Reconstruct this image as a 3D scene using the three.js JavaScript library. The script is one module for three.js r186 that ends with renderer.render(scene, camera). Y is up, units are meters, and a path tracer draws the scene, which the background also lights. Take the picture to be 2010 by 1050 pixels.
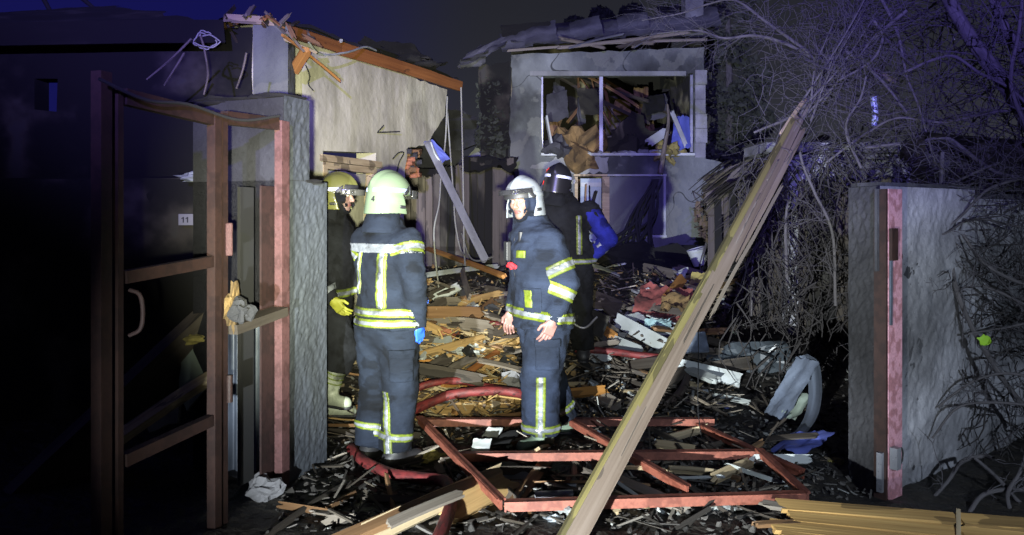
import * as THREE from 'three';
import { mergeGeometries, mergeVertices } from 'three/addons/utils/BufferGeometryUtils.js';
import { ImprovedNoise } from 'three/addons/math/ImprovedNoise.js';
import { RoundedBoxGeometry } from 'three/addons/geometries/RoundedBoxGeometry.js';
import { TextGeometry } from 'three/addons/geometries/TextGeometry.js';
import { FontLoader } from 'three/addons/loaders/FontLoader.js';

// ---------------------------------------------------------------- camera, sky, lights, exposure
const scene = new THREE.Scene();
const FULL_H = 1260, FPX = 1518, EYE = 1.6;
const camera = new THREE.PerspectiveCamera(THREE.MathUtils.radToDeg(2 * Math.atan(FULL_H / 2 / FPX)), 2010 / FULL_H, 0.1, 500);
camera.setViewOffset(2010, FULL_H, 0, 210, 2010, 1050);          // a rising front: verticals stay vertical
camera.position.set(0, EYE, 0);
camera.lookAt(0, EYE, -10);
const renderer = new THREE.WebGLRenderer({ antialias: true });
renderer.toneMapping = THREE.LinearToneMapping;
renderer.toneMappingExposure = 1.0;
renderer.shadowMap.enabled = true;

function nightSky() {
  const W = 256, H = 128, data = new Float32Array(W * H * 4);
  for (let r = 0; r < H; r++) for (let c = 0; c < W; c++) {
    const up = ((r + 0.5) / H - 0.5) * Math.PI, az = ((c + 0.5) / W - 0.5) * 2 * Math.PI;
    const x = Math.cos(az) * Math.cos(up), z = Math.sin(az) * Math.cos(up), y = Math.sin(up);
    const k = Math.max(0, Math.min(1, (-x * 0.95 - z * 0.25 + y * 0.15 - 0.30) * 3.4)), blue = k * k * (3 - 2 * k);   // smoke lit by the beacons, on the left
    const hor = Math.exp(-Math.max(0, y) * 6.5);
    const g = [0.0115 + 0.034 * hor, 0.0120 + 0.035 * hor, 0.0175 + 0.041 * hor], b = [0.0065, 0.0065, 0.075];
    const o = (r * W + c) * 4;
    for (let i = 0; i < 3; i++) data[o + i] = g[i] * (1 - blue) + b[i] * blue;
    data[o + 3] = 1;
  }
  const t = new THREE.DataTexture(data, W, H, THREE.RGBAFormat, THREE.FloatType);
  t.mapping = THREE.EquirectangularReflectionMapping; t.magFilter = THREE.LinearFilter; t.needsUpdate = true;
  return t;
}
scene.background = nightSky();
scene.environment = scene.background;

const moon = new THREE.DirectionalLight(new THREE.Color(0.75, 0.8, 1.0), 0.012);
moon.position.set(-6, 14, 4); moon.castShadow = true; moon.shadow.radius = 20; scene.add(moon);

function spot(name, color, intensity, from, to, angle, penumbra, radius) {
  const s = new THREE.SpotLight(new THREE.Color(...color), intensity, 0, angle, penumbra, 2);
  s.name = name; s.position.set(...from); s.target.position.set(...to); s.castShadow = true; s.shadow.radius = radius;
  s.shadow.mapSize.set(2048, 2048);
  scene.add(s, s.target); return s;
}
const TORCH = [-1.17, 0.52, 0.6], WALL_LAMP = [0.04, 1.50, 0.5], FLOOD = [1.9, 1.9, 0.3], BEACON = [-0.6, 3.2, 4.0];
spot('hand_searchlight', [0.90, 0.97, 1.0], 520, TORCH, [0.87, 1.25, -7.4], 0.42, 1.0, 1.6);
spot('helmet_lamp', [1.0, 1.0, 0.74], 560, WALL_LAMP, [-1.12, 1.80, -8.6], 0.31, 1.0, 1.6);
spot('flood_lamp', [0.70, 0.82, 1.0], 62, FLOOD, [2.45, 0.45, -4.5], 0.46, 0.9, 2.0);
spot('blue_beacon', [0.27, 0.22, 1.0], 680, BEACON, [0.2, 8.7, -8.0], 0.70, 0.28, 3.0);

// ---------------------------------------------------------------- helpers
function mulberry(a) { return () => { a = (a + 0x6d2b79f5) | 0; let t = Math.imul(a ^ (a >>> 15), 1 | a); t = (t + Math.imul(t ^ (t >>> 7), 61 | t)) ^ t; return ((t ^ (t >>> 14)) >>> 0) / 4294967296; }; }
const rnd = mulberry(4711), rr = (a, b) => a + (b - a) * rnd(), pick = (a) => a[Math.floor(rnd() * a.length)];
const { clamp, lerp, smoothstep: sstep } = THREE.MathUtils;
const V = (x, y, z) => new THREE.Vector3(x, y, z);
const noiser = new ImprovedNoise(), n3 = (x, y, z) => noiser.noise(x + 31.7, y + 17.3, z + 5.9);
const fbm = (x, y, z, o = 4) => { let s = 0, a = 0.5; for (let i = 0; i < o; i++) { s += a * n3(x, y, z); x *= 2.03; y *= 2.03; z *= 2.03; a *= 0.5; } return s; };
const P = (px, py, D) => V((px - 1005) * D / FPX, EYE - (py - 420) * D / FPX, -D);        // a point of the place, from its bearing and its distance
const taken = new Map();
function numbered(n) { const k = taken.get(n) ?? 0; taken.set(n, k + 1); return k ? n + '_' + String(k).padStart(3, '0') : n; }
function tag(o, label, category, group, kind) { if (label) o.userData.label = label; if (category) o.userData.category = category; if (group) o.userData.group = group; if (kind) o.userData.kind = kind; return o; }
function shade(o) { o.castShadow = o.receiveShadow = true; return o; }
function thing(name, label, category, pos = [0, 0, 0], group) {
  const o = new THREE.Group(); o.name = numbered(name); o.position.set(...(pos.isVector3 ? pos.toArray() : pos)); scene.add(o); return tag(o, label, category, group);
}
function solo(name, geo, mat, label, category, group, kind) { const m = shade(new THREE.Mesh(geo, mat)); m.name = numbered(name); scene.add(m); return tag(m, label, category, group, kind); }
function part(parent, name, geo, mat) {      // geometry in world axes relative to the parent's base
  const m = shade(new THREE.Mesh(geo, mat)), c = (parent.userData.names ??= {}); c[name] = (c[name] ?? -1) + 1;
  m.name = c[name] ? name + '_' + String(c[name]).padStart(3, '0') : name; parent.add(m); return m;
}
const struct = (name, geo, mat) => solo(name, geo, mat, null, null, null, 'structure');

// -------- textures
function hash2(x, y, s) { let h = Math.imul(x, 374761393) ^ Math.imul(y, 668265263) ^ Math.imul(s, 1274126177); h = Math.imul(h ^ (h >>> 13), 1274126177); return ((h ^ (h >>> 16)) >>> 0) / 4294967296; }
function tnoise(u, v, fx, fy, s) {          // value noise that tiles over 0..1
  const x = u * fx, y = v * fy, x0 = Math.floor(x), y0 = Math.floor(y), a = x - x0, b = y - y0, f = (t) => t * t * (3 - 2 * t), m = (k, n) => ((k % n) + n) % n;
  const g = (i, j) => hash2(m(x0 + i, fx), m(y0 + j, fy), s);
  return lerp(lerp(g(0, 0), g(1, 0), f(a)), lerp(g(0, 1), g(1, 1), f(a)), f(b));
}
const tfbm = (u, v, fx, fy, s, o = 4) => { let r = 0, a = 0.5, t = 0; for (let i = 0; i < o; i++) { r += a * tnoise(u, v, fx << i, fy << i, s + i); t += a; a *= 0.5; } return r / t; };
function tex(W, H, fn, srgb = true, rep = [1, 1]) {
  const d = new Uint8Array(W * H * 4);
  for (let y = 0; y < H; y++) for (let x = 0; x < W; x++) { const c = fn(x / W, y / H), o = (y * W + x) * 4; for (let i = 0; i < 3; i++) d[o + i] = clamp(Math.round((c.length ? c[i] : c) * 255), 0, 255); d[o + 3] = 255; }
  const t = new THREE.DataTexture(d, W, H); t.wrapS = t.wrapT = THREE.RepeatWrapping; t.magFilter = THREE.LinearFilter; t.minFilter = THREE.LinearMipmapLinearFilter; t.generateMipmaps = true;
  if (srgb) t.colorSpace = THREE.SRGBColorSpace; t.repeat.set(...rep); t.needsUpdate = true; return t;
}
const grain = (u, v) => { const w = tfbm(u, v, 2, 4, 3, 3) * 0.35; return clamp(0.55 + 0.55 * (tfbm(u, v + w * 0.05, 3, 48, 11, 3) - 0.5) + 0.35 * (tfbm(u, v, 4, 10, 21, 4) - 0.5), 0, 1); };
const T = {
  wood: tex(512, 512, (u, v) => { const g = grain(u, v), k = tfbm(u, v, 6, 6, 77, 4) < 0.36 ? 0.72 : 1, t = 0.58 + 0.42 * g; return [t * k, t * k * lerp(0.93, 1, g), t * k * lerp(0.84, 1, g)]; }),
  woodBump: tex(512, 512, (u, v) => grain(u, v), false),
  plaster: tex(1024, 1024, (u, v) => { const a = tfbm(u, v, 3, 3, 5, 6), b = tfbm(u, v, 24, 5, 9, 4), st = sstep(tfbm(u, v, 7, 3, 40, 6), 0.46, 0.74), s = clamp(0.60 + 0.42 * a + 0.16 * (b - 0.5), 0, 1) * (1 - 0.13 * st); return [s, s * (0.985 + 0.015 * a), s * (0.93 + 0.07 * b)]; }, true, [0.45, 0.45]),
  sooty: tex(1024, 1024, (u, v) => { const a = tfbm(u, v, 4, 4, 205, 6), b = tfbm(u, v, 16, 4, 209, 4), st = sstep(tfbm(u, v, 4, 3, 240, 6), 0.44, 0.66), ch = sstep(tfbm(u, v, 10, 10, 250, 5), 0.60, 0.64), cr = Math.abs(tfbm(u, v, 3, 3, 261, 3) - 0.5) < 0.004 ? 0.55 : 1, s = clamp(0.42 + 0.55 * a + 0.25 * (b - 0.5), 0, 1) * (1 - 0.42 * st) * cr; return [lerp(s, 0.82, 0.5 * ch), lerp(s, 0.80, 0.5 * ch), lerp(s * 0.98, 0.74, 0.5 * ch)]; }, true, [0.3, 0.3]),
  plasterBump: tex(512, 512, (u, v) => 0.6 * tfbm(u, v, 16, 16, 15, 5) + 0.4 * tfbm(u, v, 3, 3, 16, 4), false, [0.9, 0.9]),
  concrete: tex(1024, 1024, (u, v) => { const a = tfbm(u, v, 4, 4, 65, 6), sp = tfbm(u, v, 90, 90, 70, 2), cr = 1, big = tfbm(u, v, 2, 3, 68, 4), s = clamp(0.25 + 0.55 * a + 0.5 * big + (sp > 0.80 ? 0.08 : 0) - (sp < 0.2 ? 0.10 : 0), 0, 1) * cr; return [s, s, s * 1.02]; }, true, [0.8, 0.8]),
  concreteBump: tex(512, 512, (u, v) => 0.5 * tfbm(u, v, 30, 30, 85, 4) + 0.5 * tfbm(u, v, 5, 5, 86, 4), false, [1, 1]),
  rust: tex(512, 512, (u, v) => { const a = tfbm(u, v, 18, 18, 95, 5), f = tfbm(u, v, 60, 60, 98, 3), r = 0.42 * sstep(a + 0.3 * (f - 0.5), 0.46, 0.66); return [lerp(0.98, 0.52, r) * (0.8 + 0.25 * f), lerp(0.97, 0.40, r) * (0.8 + 0.25 * f), lerp(0.97, 0.36, r) * (0.8 + 0.25 * f)]; }, true, [1.6, 1.6]),
  fabric: tex(512, 512, (u, v) => { const s = 0.62 + 0.55 * (tfbm(u, v, 5, 5, 120, 6) - 0.25) - 0.25 * sstep(tfbm(u, v, 6, 6, 127, 5), 0.56, 0.68) + 0.10 * (tnoise(u, v, 128, 128, 123) - 0.5); return [s, s, s]; }, true, [1.8, 1.8]),
  fabricBump: tex(512, 512, (u, v) => 0.5 + 0.3 * Math.sin(u * Math.PI * 2 * 96) * Math.sin(v * Math.PI * 2 * 96) + 0.6 * (tfbm(u, v, 9, 9, 130, 4) - 0.5), false, [2.5, 2.5]),
  soil: tex(1024, 1024, (u, v) => { const a = tfbm(u, v, 8, 8, 140, 6), s = tfbm(u, v, 120, 120, 150, 2), k = 0.35 + 0.6 * a + (s > 0.74 ? 0.5 : 0); return [k, k * 0.96, k * 0.9]; }, true, [0.55, 0.55]),
  soilBump: tex(512, 512, (u, v) => tfbm(u, v, 14, 14, 160, 5), false, [1.3, 1.3]),
  bark: tex(256, 256, (u, v) => { const s = 0.5 + 0.5 * tfbm(u, v, 6, 24, 170, 4); return [s, s, s]; }),
  char: tex(512, 512, (u, v) => { const a = tfbm(u, v, 4, 4, 180, 6), k = 0.25 + 0.85 * sstep(a, 0.42, 0.68); return [k, k * 0.97, k * 0.9]; }, true, [0.5, 0.5]),
};
const mat = (o) => new THREE.MeshStandardMaterial(o), col = (r, g, b) => new THREE.Color().setRGB(r, g, b);
const woodMat = (r, g, b, o = {}) => mat({ color: col(r, g, b), map: T.wood, bumpMap: T.woodBump, bumpScale: 0.004, roughness: 0.72, ...o });
const M = {
  pine: woodMat(0.46, 0.31, 0.13), amber: woodMat(0.46, 0.22, 0.05), pale: woodMat(0.50, 0.42, 0.27), grey: woodMat(0.20, 0.18, 0.155), dark: woodMat(0.07, 0.06, 0.05), brown: woodMat(0.26, 0.15, 0.07), board: woodMat(0.58, 0.38, 0.135), orange: woodMat(0.33, 0.125, 0.03), white: woodMat(0.62, 0.64, 0.62),
  beam: woodMat(0.185, 0.15, 0.125), beamPale: woodMat(0.20, 0.18, 0.065),
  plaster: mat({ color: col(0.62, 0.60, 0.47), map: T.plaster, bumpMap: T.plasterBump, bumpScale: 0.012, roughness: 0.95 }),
  greyPlaster: mat({ color: col(0.30, 0.315, 0.315), map: T.plaster, bumpMap: T.plasterBump, bumpScale: 0.02, roughness: 0.95 }),
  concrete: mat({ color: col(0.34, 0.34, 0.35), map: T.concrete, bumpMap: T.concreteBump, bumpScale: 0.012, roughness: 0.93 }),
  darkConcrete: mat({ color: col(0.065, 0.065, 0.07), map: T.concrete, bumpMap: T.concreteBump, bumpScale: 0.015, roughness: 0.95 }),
  rough: mat({ color: col(0.066, 0.077, 0.10), map: T.plaster, roughness: 0.75 }),
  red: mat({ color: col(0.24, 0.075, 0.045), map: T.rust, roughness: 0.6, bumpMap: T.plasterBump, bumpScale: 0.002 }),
  redDarkened: mat({ color: col(0.030, 0.0115, 0.0075), map: T.rust, roughness: 0.68, bumpMap: T.plasterBump, bumpScale: 0.003 }),  // gate paint darker than it really is, dim light put into the colour
  pink: mat({ color: col(0.50, 0.26, 0.31), map: T.rust, roughness: 0.7, bumpMap: T.plasterBump, bumpScale: 0.003 }),  // red paint with the cool lamp light mixed into its colour
  steel: mat({ color: col(0.42, 0.43, 0.45), roughness: 0.45, metalness: 0.6, map: T.concrete }),
  char: mat({ color: col(0.26, 0.25, 0.17), map: T.char, bumpMap: T.plasterBump, bumpScale: 0.02, roughness: 0.95 }),
  black: mat({ color: col(0.012, 0.012, 0.013), roughness: 0.9 }),
  sootTone: mat({ color: col(0.035, 0.033, 0.03), map: T.char, roughness: 0.95 }),
  slate: mat({ color: col(0.17, 0.17, 0.19), map: T.concrete, roughness: 0.8, bumpMap: T.concreteBump, bumpScale: 0.006 }),
  soil: mat({ color: col(0.030, 0.027, 0.023), map: T.soil, bumpMap: T.soilBump, bumpScale: 0.035, roughness: 0.62 }),
  hose: mat({ color: col(0.20, 0.024, 0.024), roughness: 0.6, map: T.fabric, bumpMap: T.fabricBump, bumpScale: 0.001 }),
  wire: mat({ color: col(0.22, 0.22, 0.20), roughness: 0.5 }),
  bark: mat({ color: col(0.115, 0.105, 0.11), map: T.bark, roughness: 0.9 }),
  twig: mat({ color: col(0.055, 0.05, 0.056), roughness: 0.9 }),
  white: mat({ color: col(0.52, 0.56, 0.57), roughness: 0.7, map: T.plaster }),
  paleGreen: mat({ color: col(0.28, 0.35, 0.31), roughness: 0.7, map: T.plaster }),
  jambPink: mat({ color: col(0.095, 0.040, 0.040), map: T.rust, roughness: 0.75, bumpMap: T.plasterBump, bumpScale: 0.004 }), jambRed: mat({ color: col(0.028, 0.0095, 0.008), map: T.rust, roughness: 0.75, bumpMap: T.plasterBump, bumpScale: 0.004 }),  // gate paint too; the paler pink stands for the post catching more light
  houseWall: mat({ color: col(0.225, 0.245, 0.245), map: T.sooty, bumpMap: T.plasterBump, bumpScale: 0.03, roughness: 0.95 }),
  pierCore: mat({ color: col(0.030, 0.030, 0.038), map: T.concrete, bumpMap: T.concreteBump, bumpScale: 0.015, roughness: 0.95 }),  // shade on the pier flank put into a darker, bluer stone colour
  foam: mat({ color: col(0.42, 0.36, 0.11), roughness: 0.95, map: T.plaster }),
  rag: mat({ color: col(0.38, 0.42, 0.46), roughness: 0.9, map: T.fabric, side: THREE.DoubleSide }),
  redRag: mat({ color: col(0.30, 0.075, 0.06), roughness: 0.9, map: T.fabric, side: THREE.DoubleSide }),
  ochreRag: mat({ color: col(0.27, 0.17, 0.06), roughness: 0.9, map: T.fabric, side: THREE.DoubleSide }),
  brick: mat({ color: col(0.50, 0.19, 0.09), roughness: 0.9, map: T.concrete, bumpMap: T.concreteBump, bumpScale: 0.006 }),
  bag: mat({ color: col(0.05, 0.06, 0.07), roughness: 0.35, side: THREE.DoubleSide }),
  sheet: mat({ color: col(0.16, 0.19, 0.24), roughness: 0.45, side: THREE.DoubleSide, map: T.concrete }),
  blueSheet: mat({ color: col(0.08, 0.10, 0.32), roughness: 0.4, side: THREE.DoubleSide }),
};

// -------- geometry
const at = (g, x, y, z) => g.translate(x, y, z);
function box(x0, x1, y0, y1, z0, z1) {     // uv in metres
  const g = new THREE.BoxGeometry(x1 - x0, y1 - y0, z1 - z0), p = g.attributes.position, n = g.attributes.normal, uv = g.attributes.uv;
  g.translate((x0 + x1) / 2, (y0 + y1) / 2, (z0 + z1) / 2);
  for (let i = 0; i < p.count; i++) { const X = p.getX(i), Y = p.getY(i), Z = p.getZ(i); if (Math.abs(n.getX(i)) > 0.5) uv.setXY(i, Z, Y); else if (Math.abs(n.getY(i)) > 0.5) uv.setXY(i, X, Z); else uv.setXY(i, X, Y); }
  return g;
}
let plankNo = 0;
/** A timber from a to b: w wide, t thick, turned by roll about its length; its ends are splintered by jag metres, it is bowed and warped a little. */
function plank(a, b, w, t, roll = 0, jag = 0.02, bow = 0.01, round = true) {
  const L = a.distanceTo(b), sl = 6, sw = 5; bow *= Math.min(1, L / 1.2); const g = new THREE.BoxGeometry(L, t, w, sl, 1, sw), p = g.attributes.position, n = g.attributes.normal, uv = g.attributes.uv, s = ++plankNo, off = hash2(s, 3, 9) * 7;
  for (let i = 0; i < p.count; i++) {
    let x = p.getX(i), y = p.getY(i), z = p.getZ(i), k = Math.round((z / w + 0.5) * sw), e = Math.abs(Math.abs(x) - L / 2) < 1e-4;
    uv.setXY(i, x * 0.45 + off, (z + (Math.abs(n.getZ(i)) > 0.5 ? y : 0)) * 1.6 + off * 0.37);
    const X = x;
    if (e) x += Math.sign(x) * jag * (hash2(k * 3 + (y > 0 ? 1 : 0), Math.sign(X) + 2, s) * 1.6 - 1);
    const q = 2 * X / L; y += bow * (1 - q * q) + 0.5 * bow * n3(X * 1.7, s, 1); z += 0.35 * bow * n3(X * 2.1, s, 4);
    const tw = 0.05 * (hash2(s, 5, 5) - 0.5) * q, c = Math.cos(tw), sn = Math.sin(tw); p.setXYZ(i, x, y * c - z * sn, y * sn + z * c);
  }
  g.computeVertexNormals();
  const X = b.clone().sub(a).normalize(), up = Math.abs(X.y) > 0.95 ? V(0, 0, 1) : V(0, 1, 0), Z = V(0, 0, 0).crossVectors(X, up).normalize(), Y = V(0, 0, 0).crossVectors(Z, X).normalize();
  const c = Math.cos(roll), sn = Math.sin(roll), Y2 = Y.clone().multiplyScalar(c).addScaledVector(Z, sn), Z2 = V(0, 0, 0).crossVectors(X, Y2);
  const m = new THREE.Matrix4().makeBasis(X, Y2, Z2).setPosition(a.clone().add(b).multiplyScalar(0.5));
  return g.applyMatrix4(m);
}
/** A tapering tube along a smooth curve. */
function tube(pts, r0, r1 = r0, seg = 0, rad = 6) {
  const c = new THREE.CatmullRomCurve3(pts, false, 'centripetal'), n = seg || Math.max(2, (pts.length - 1) * 5), g = new THREE.TubeGeometry(c, n, 1, rad, false), p = g.attributes.position, nn = g.attributes.normal, uv = g.attributes.uv, len = c.getLength();
  for (let i = 0; i <= n; i++) { const q = c.getPointAt(i / n), r = lerp(r0, r1, i / n); for (let j = 0; j <= rad; j++) { const k = i * (rad + 1) + j; p.setXYZ(k, q.x + nn.getX(k) * r, q.y + nn.getY(k) * r, q.z + nn.getZ(k) * r); uv.setXY(k, i / n * len * 2, j / rad); } }
  return g;
}
/** A broken lump. */
function chunk(s, sx, sy, sz, detail = 1, rough = 0.35) {
  let g = new THREE.IcosahedronGeometry(1, detail); const p = g.attributes.position, uv = g.attributes.uv;
  for (let i = 0; i < p.count; i++) { const x = p.getX(i), y = p.getY(i), z = p.getZ(i), k = 1 + rough * n3(x * 1.6 + s * 7.1, y * 1.6, z * 1.6) * 1.6 + rough * 0.5 * n3(x * 4 + s, y * 4, z * 4); p.setXYZ(i, x * k * sx, y * k * sy, z * k * sz); uv.setXY(i, x * sx + z * sz, y * sy + z * sz * 0.5); }
  g.computeVertexNormals(); return g;
}
/** A crumpled sheet spanned by three points, with a little thickness. */
function sheet(o, a, b, crumple, s, n = 14, thick = 0.004) {
  const u = a.clone().sub(o), v = b.clone().sub(o), N = V(0, 0, 0).crossVectors(u, v).normalize(), mk = (d) => {
    const g = new THREE.PlaneGeometry(1, 1, n, n), p = g.attributes.position, uv = g.attributes.uv;
    for (let i = 0; i < p.count; i++) {
      let x = p.getX(i) + 0.5, y = p.getY(i) + 0.5; const e = Math.min(x, 1 - x, y, 1 - y);
      uv.setXY(i, x * u.length(), y * v.length());
      if (e < 0.01) { x += 0.06 * n3(x * 9, y * 9, s); y += 0.06 * n3(y * 9, s, x * 9); }
      const f = x * 2.3, h = y * 2.3, w = crumple * (1.4 * n3(f, h, s * 3.1) + 0.7 * Math.abs(n3(f * 3, h * 3, s)) + 0.35 * n3(f * 7, h * 7, s)) + d;
      p.setXYZ(i, o.x + u.x * x + v.x * y + N.x * w, o.y + u.y * x + v.y * y + N.y * w, o.z + u.z * x + v.z * y + N.z * w);
    }
    g.computeVertexNormals(); if (d) { g.setIndex(Array.from(g.index.array).reverse()); const nn = g.attributes.normal; for (let i = 0; i < nn.count; i++) nn.setXYZ(i, -nn.getX(i), -nn.getY(i), -nn.getZ(i)); } return g;
  };
  return mergeGeometries([mk(0), mk(-thick)]);
}
/** Naive surface nets of a signed distance (negative inside). */
function nets(f, lo, hi, h, paint) {
  const nx = Math.ceil((hi[0] - lo[0]) / h) + 1, ny = Math.ceil((hi[1] - lo[1]) / h) + 1, nz = Math.ceil((hi[2] - lo[2]) / h) + 1, d = new Float32Array(nx * ny * nz), id = (i, j, k) => (k * ny + j) * nx + i;
  for (let k = 0; k < nz; k++) for (let j = 0; j < ny; j++) for (let i = 0; i < nx; i++) d[id(i, j, k)] = f(lo[0] + i * h, lo[1] + j * h, lo[2] + k * h);
  const at = new Int32Array(nx * ny * nz).fill(-1), pos = [], idx = [], C = [[0, 0, 0], [1, 0, 0], [0, 1, 0], [1, 1, 0], [0, 0, 1], [1, 0, 1], [0, 1, 1], [1, 1, 1]], E = [[0, 1], [2, 3], [4, 5], [6, 7], [0, 2], [1, 3], [4, 6], [5, 7], [0, 4], [1, 5], [2, 6], [3, 7]];
  for (let k = 0; k < nz - 1; k++) for (let j = 0; j < ny - 1; j++) for (let i = 0; i < nx - 1; i++) {
    let m = 0; const v = C.map(([a, b, c], q) => { const w = d[id(i + a, j + b, k + c)]; if (w < 0) m |= 1 << q; return w; });
    if (m === 0 || m === 255) continue;
    let x = 0, y = 0, z = 0, n = 0;
    for (const [a, b] of E) { if ((v[a] < 0) === (v[b] < 0)) continue; const t = v[a] / (v[a] - v[b]); x += C[a][0] + t * (C[b][0] - C[a][0]); y += C[a][1] + t * (C[b][1] - C[a][1]); z += C[a][2] + t * (C[b][2] - C[a][2]); n++; }
    at[id(i, j, k)] = pos.length / 3; pos.push(lo[0] + (i + x / n) * h, lo[1] + (j + y / n) * h, lo[2] + (k + z / n) * h);
  }
  const quad = (a, b, c, e, flip) => { if (a < 0 || b < 0 || c < 0 || e < 0) return; flip ? idx.push(a, c, b, a, e, c) : idx.push(a, b, c, a, c, e); };
  for (let k = 1; k < nz - 1; k++) for (let j = 1; j < ny - 1; j++) for (let i = 1; i < nx - 1; i++) {
    const s = d[id(i, j, k)] < 0;
    if (s !== d[id(i + 1, j, k)] < 0) quad(at[id(i, j - 1, k - 1)], at[id(i, j, k - 1)], at[id(i, j, k)], at[id(i, j - 1, k)], !s);
    if (s !== d[id(i, j + 1, k)] < 0) quad(at[id(i - 1, j, k - 1)], at[id(i - 1, j, k)], at[id(i, j, k)], at[id(i, j, k - 1)], !s);
    if (s !== d[id(i, j, k + 1)] < 0) quad(at[id(i - 1, j - 1, k)], at[id(i, j - 1, k)], at[id(i, j, k)], at[id(i - 1, j, k)], !s);
  }
  const g = new THREE.BufferGeometry(), n = pos.length / 3, uv = new Float32Array(n * 2);
  for (let i = 0; i < n; i++) { uv[i * 2] = pos[i * 3] + pos[i * 3 + 2] * 0.8; uv[i * 2 + 1] = pos[i * 3 + 1]; }
  g.setAttribute('position', new THREE.Float32BufferAttribute(pos, 3)); g.setAttribute('uv', new THREE.BufferAttribute(uv, 2)); g.setIndex(idx); g.computeVertexNormals();
  if (paint) { const c = new Float32Array(n * 3); for (let i = 0; i < n; i++) { const q = paint(pos[i * 3], pos[i * 3 + 1], pos[i * 3 + 2]); c.set(q, i * 3); } g.setAttribute('color', new THREE.BufferAttribute(c, 3)); }
  return g;
}
/** A wall face from ground point a to b (x, z), y0..y1, cut into a fine grid and roughened outwards. */
function roughFace(a, b, y0, y1, step, amp, fn, s = 1) {
  const L = Math.hypot(b[0] - a[0], b[1] - a[1]), nx = Math.max(1, Math.round(L / step)), ny = Math.max(1, Math.round((y1 - y0) / step)), g = new THREE.PlaneGeometry(1, 1, nx, ny), p = g.attributes.position, uv = g.attributes.uv, nX = -(b[1] - a[1]) / L, nZ = (b[0] - a[0]) / L;
  for (let i = 0; i < p.count; i++) {
    const u = p.getX(i) + 0.5, v = p.getY(i) + 0.5, X = lerp(a[0], b[0], u), Z = lerp(a[1], b[1], u), Y = lerp(y0, y1, v), e = Math.min(1, Math.min(u, 1 - u) * L / 0.03, Math.min(v, 1 - v) * (y1 - y0) / 0.03);
    const w = amp * fn(u * L, Y, s) * (0.25 + 0.75 * e);
    p.setXYZ(i, X + nX * w, Y, Z + nZ * w); uv.setXY(i, u * L + s, Y);
  }
  g.computeVertexNormals(); return g;
}
const extrude = (pts, depth, holes = [], bevel = 0) => {
  const s = new THREE.Shape(pts.map(([x, y]) => new THREE.Vector2(x, y)));
  for (const h of holes) s.holes.push(new THREE.Path(h.map(([x, y]) => new THREE.Vector2(x, y))));
  return new THREE.ExtrudeGeometry(s, { depth, bevelEnabled: bevel > 0, bevelSize: bevel, bevelThickness: bevel, bevelSegments: 1 });
};
function jagged(pts, step, amp, s) {       // breaks straight edges up
  const out = [];
  pts.forEach((p, i) => { const q = pts[(i + 1) % pts.length], L = Math.hypot(q[0] - p[0], q[1] - p[1]), n = p[2] === 0 ? 1 : Math.max(1, Math.round(L / step)); for (let k = 0; k < n; k++) { const t = k / n, j = k ? amp : 0; out.push([lerp(p[0], q[0], t) + j * (hash2(i * 97 + k, s, 1) - 0.5) * 2, lerp(p[1], q[1], t) + j * (hash2(i * 97 + k, s, 2) - 0.5) * 2]); } });
  return out;
}

// ---------------------------------------------------------------- ground
function gh(x, z) {
  const D = -z;
  let y = 0.80 * sstep(D, 5.6, 11.5) * (1 - 0.25 * sstep(x, 1.2, 3.2)) + 0.55 * sstep(D, 30, 80);
  y += 0.30 * Math.exp(-(((x - 1.55) / 0.9) ** 2) - (((D - 9.2) / 1.3) ** 2)) + 0.22 * Math.exp(-(((x + 0.55) / 0.9) ** 2) - (((D - 8.2) / 1.6) ** 2));
  y += 0.10 * fbm(x * 1.1, z * 1.1, 0.5, 3) * sstep(D, 3, 6) + 0.05 * fbm(x * 4.3, z * 4.3, 2.5, 3) + 0.018 * fbm(x * 15, z * 15, 4.5, 2);
  return y;
}
/** Where the line of sight of a bearing first meets the ground. */
function G(px, py, lift = 0) { for (let D = 3.2; D < 40; D += 0.02) { const q = P(px, py, D); if (q.y - lift <= gh(q.x, q.z)) return q; } return P(px, py, 40); }
{
  const nx = 260, nz = 300, g = new THREE.PlaneGeometry(1, 1, nx, nz), p = g.attributes.position, uv = g.attributes.uv;
  for (let i = 0; i < p.count; i++) {
    const u = p.getX(i) * 2, v = 0.5 - p.getY(i);
    const x = 5.5 * u + 150 * u ** 9, z = 4 - 17 * (1 - v) - 200 * (1 - v) ** 14 + 0 * v, y = gh(x, z);
    p.setXYZ(i, x, y, z); uv.setXY(i, x, z);
  }
  g.computeVertexNormals(); const nn = g.attributes.normal; if (nn.getY(5000) < 0) { g.setIndex(Array.from(g.index.array).reverse()); g.computeVertexNormals(); }
  struct('ground', g, M.soil);
}

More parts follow.
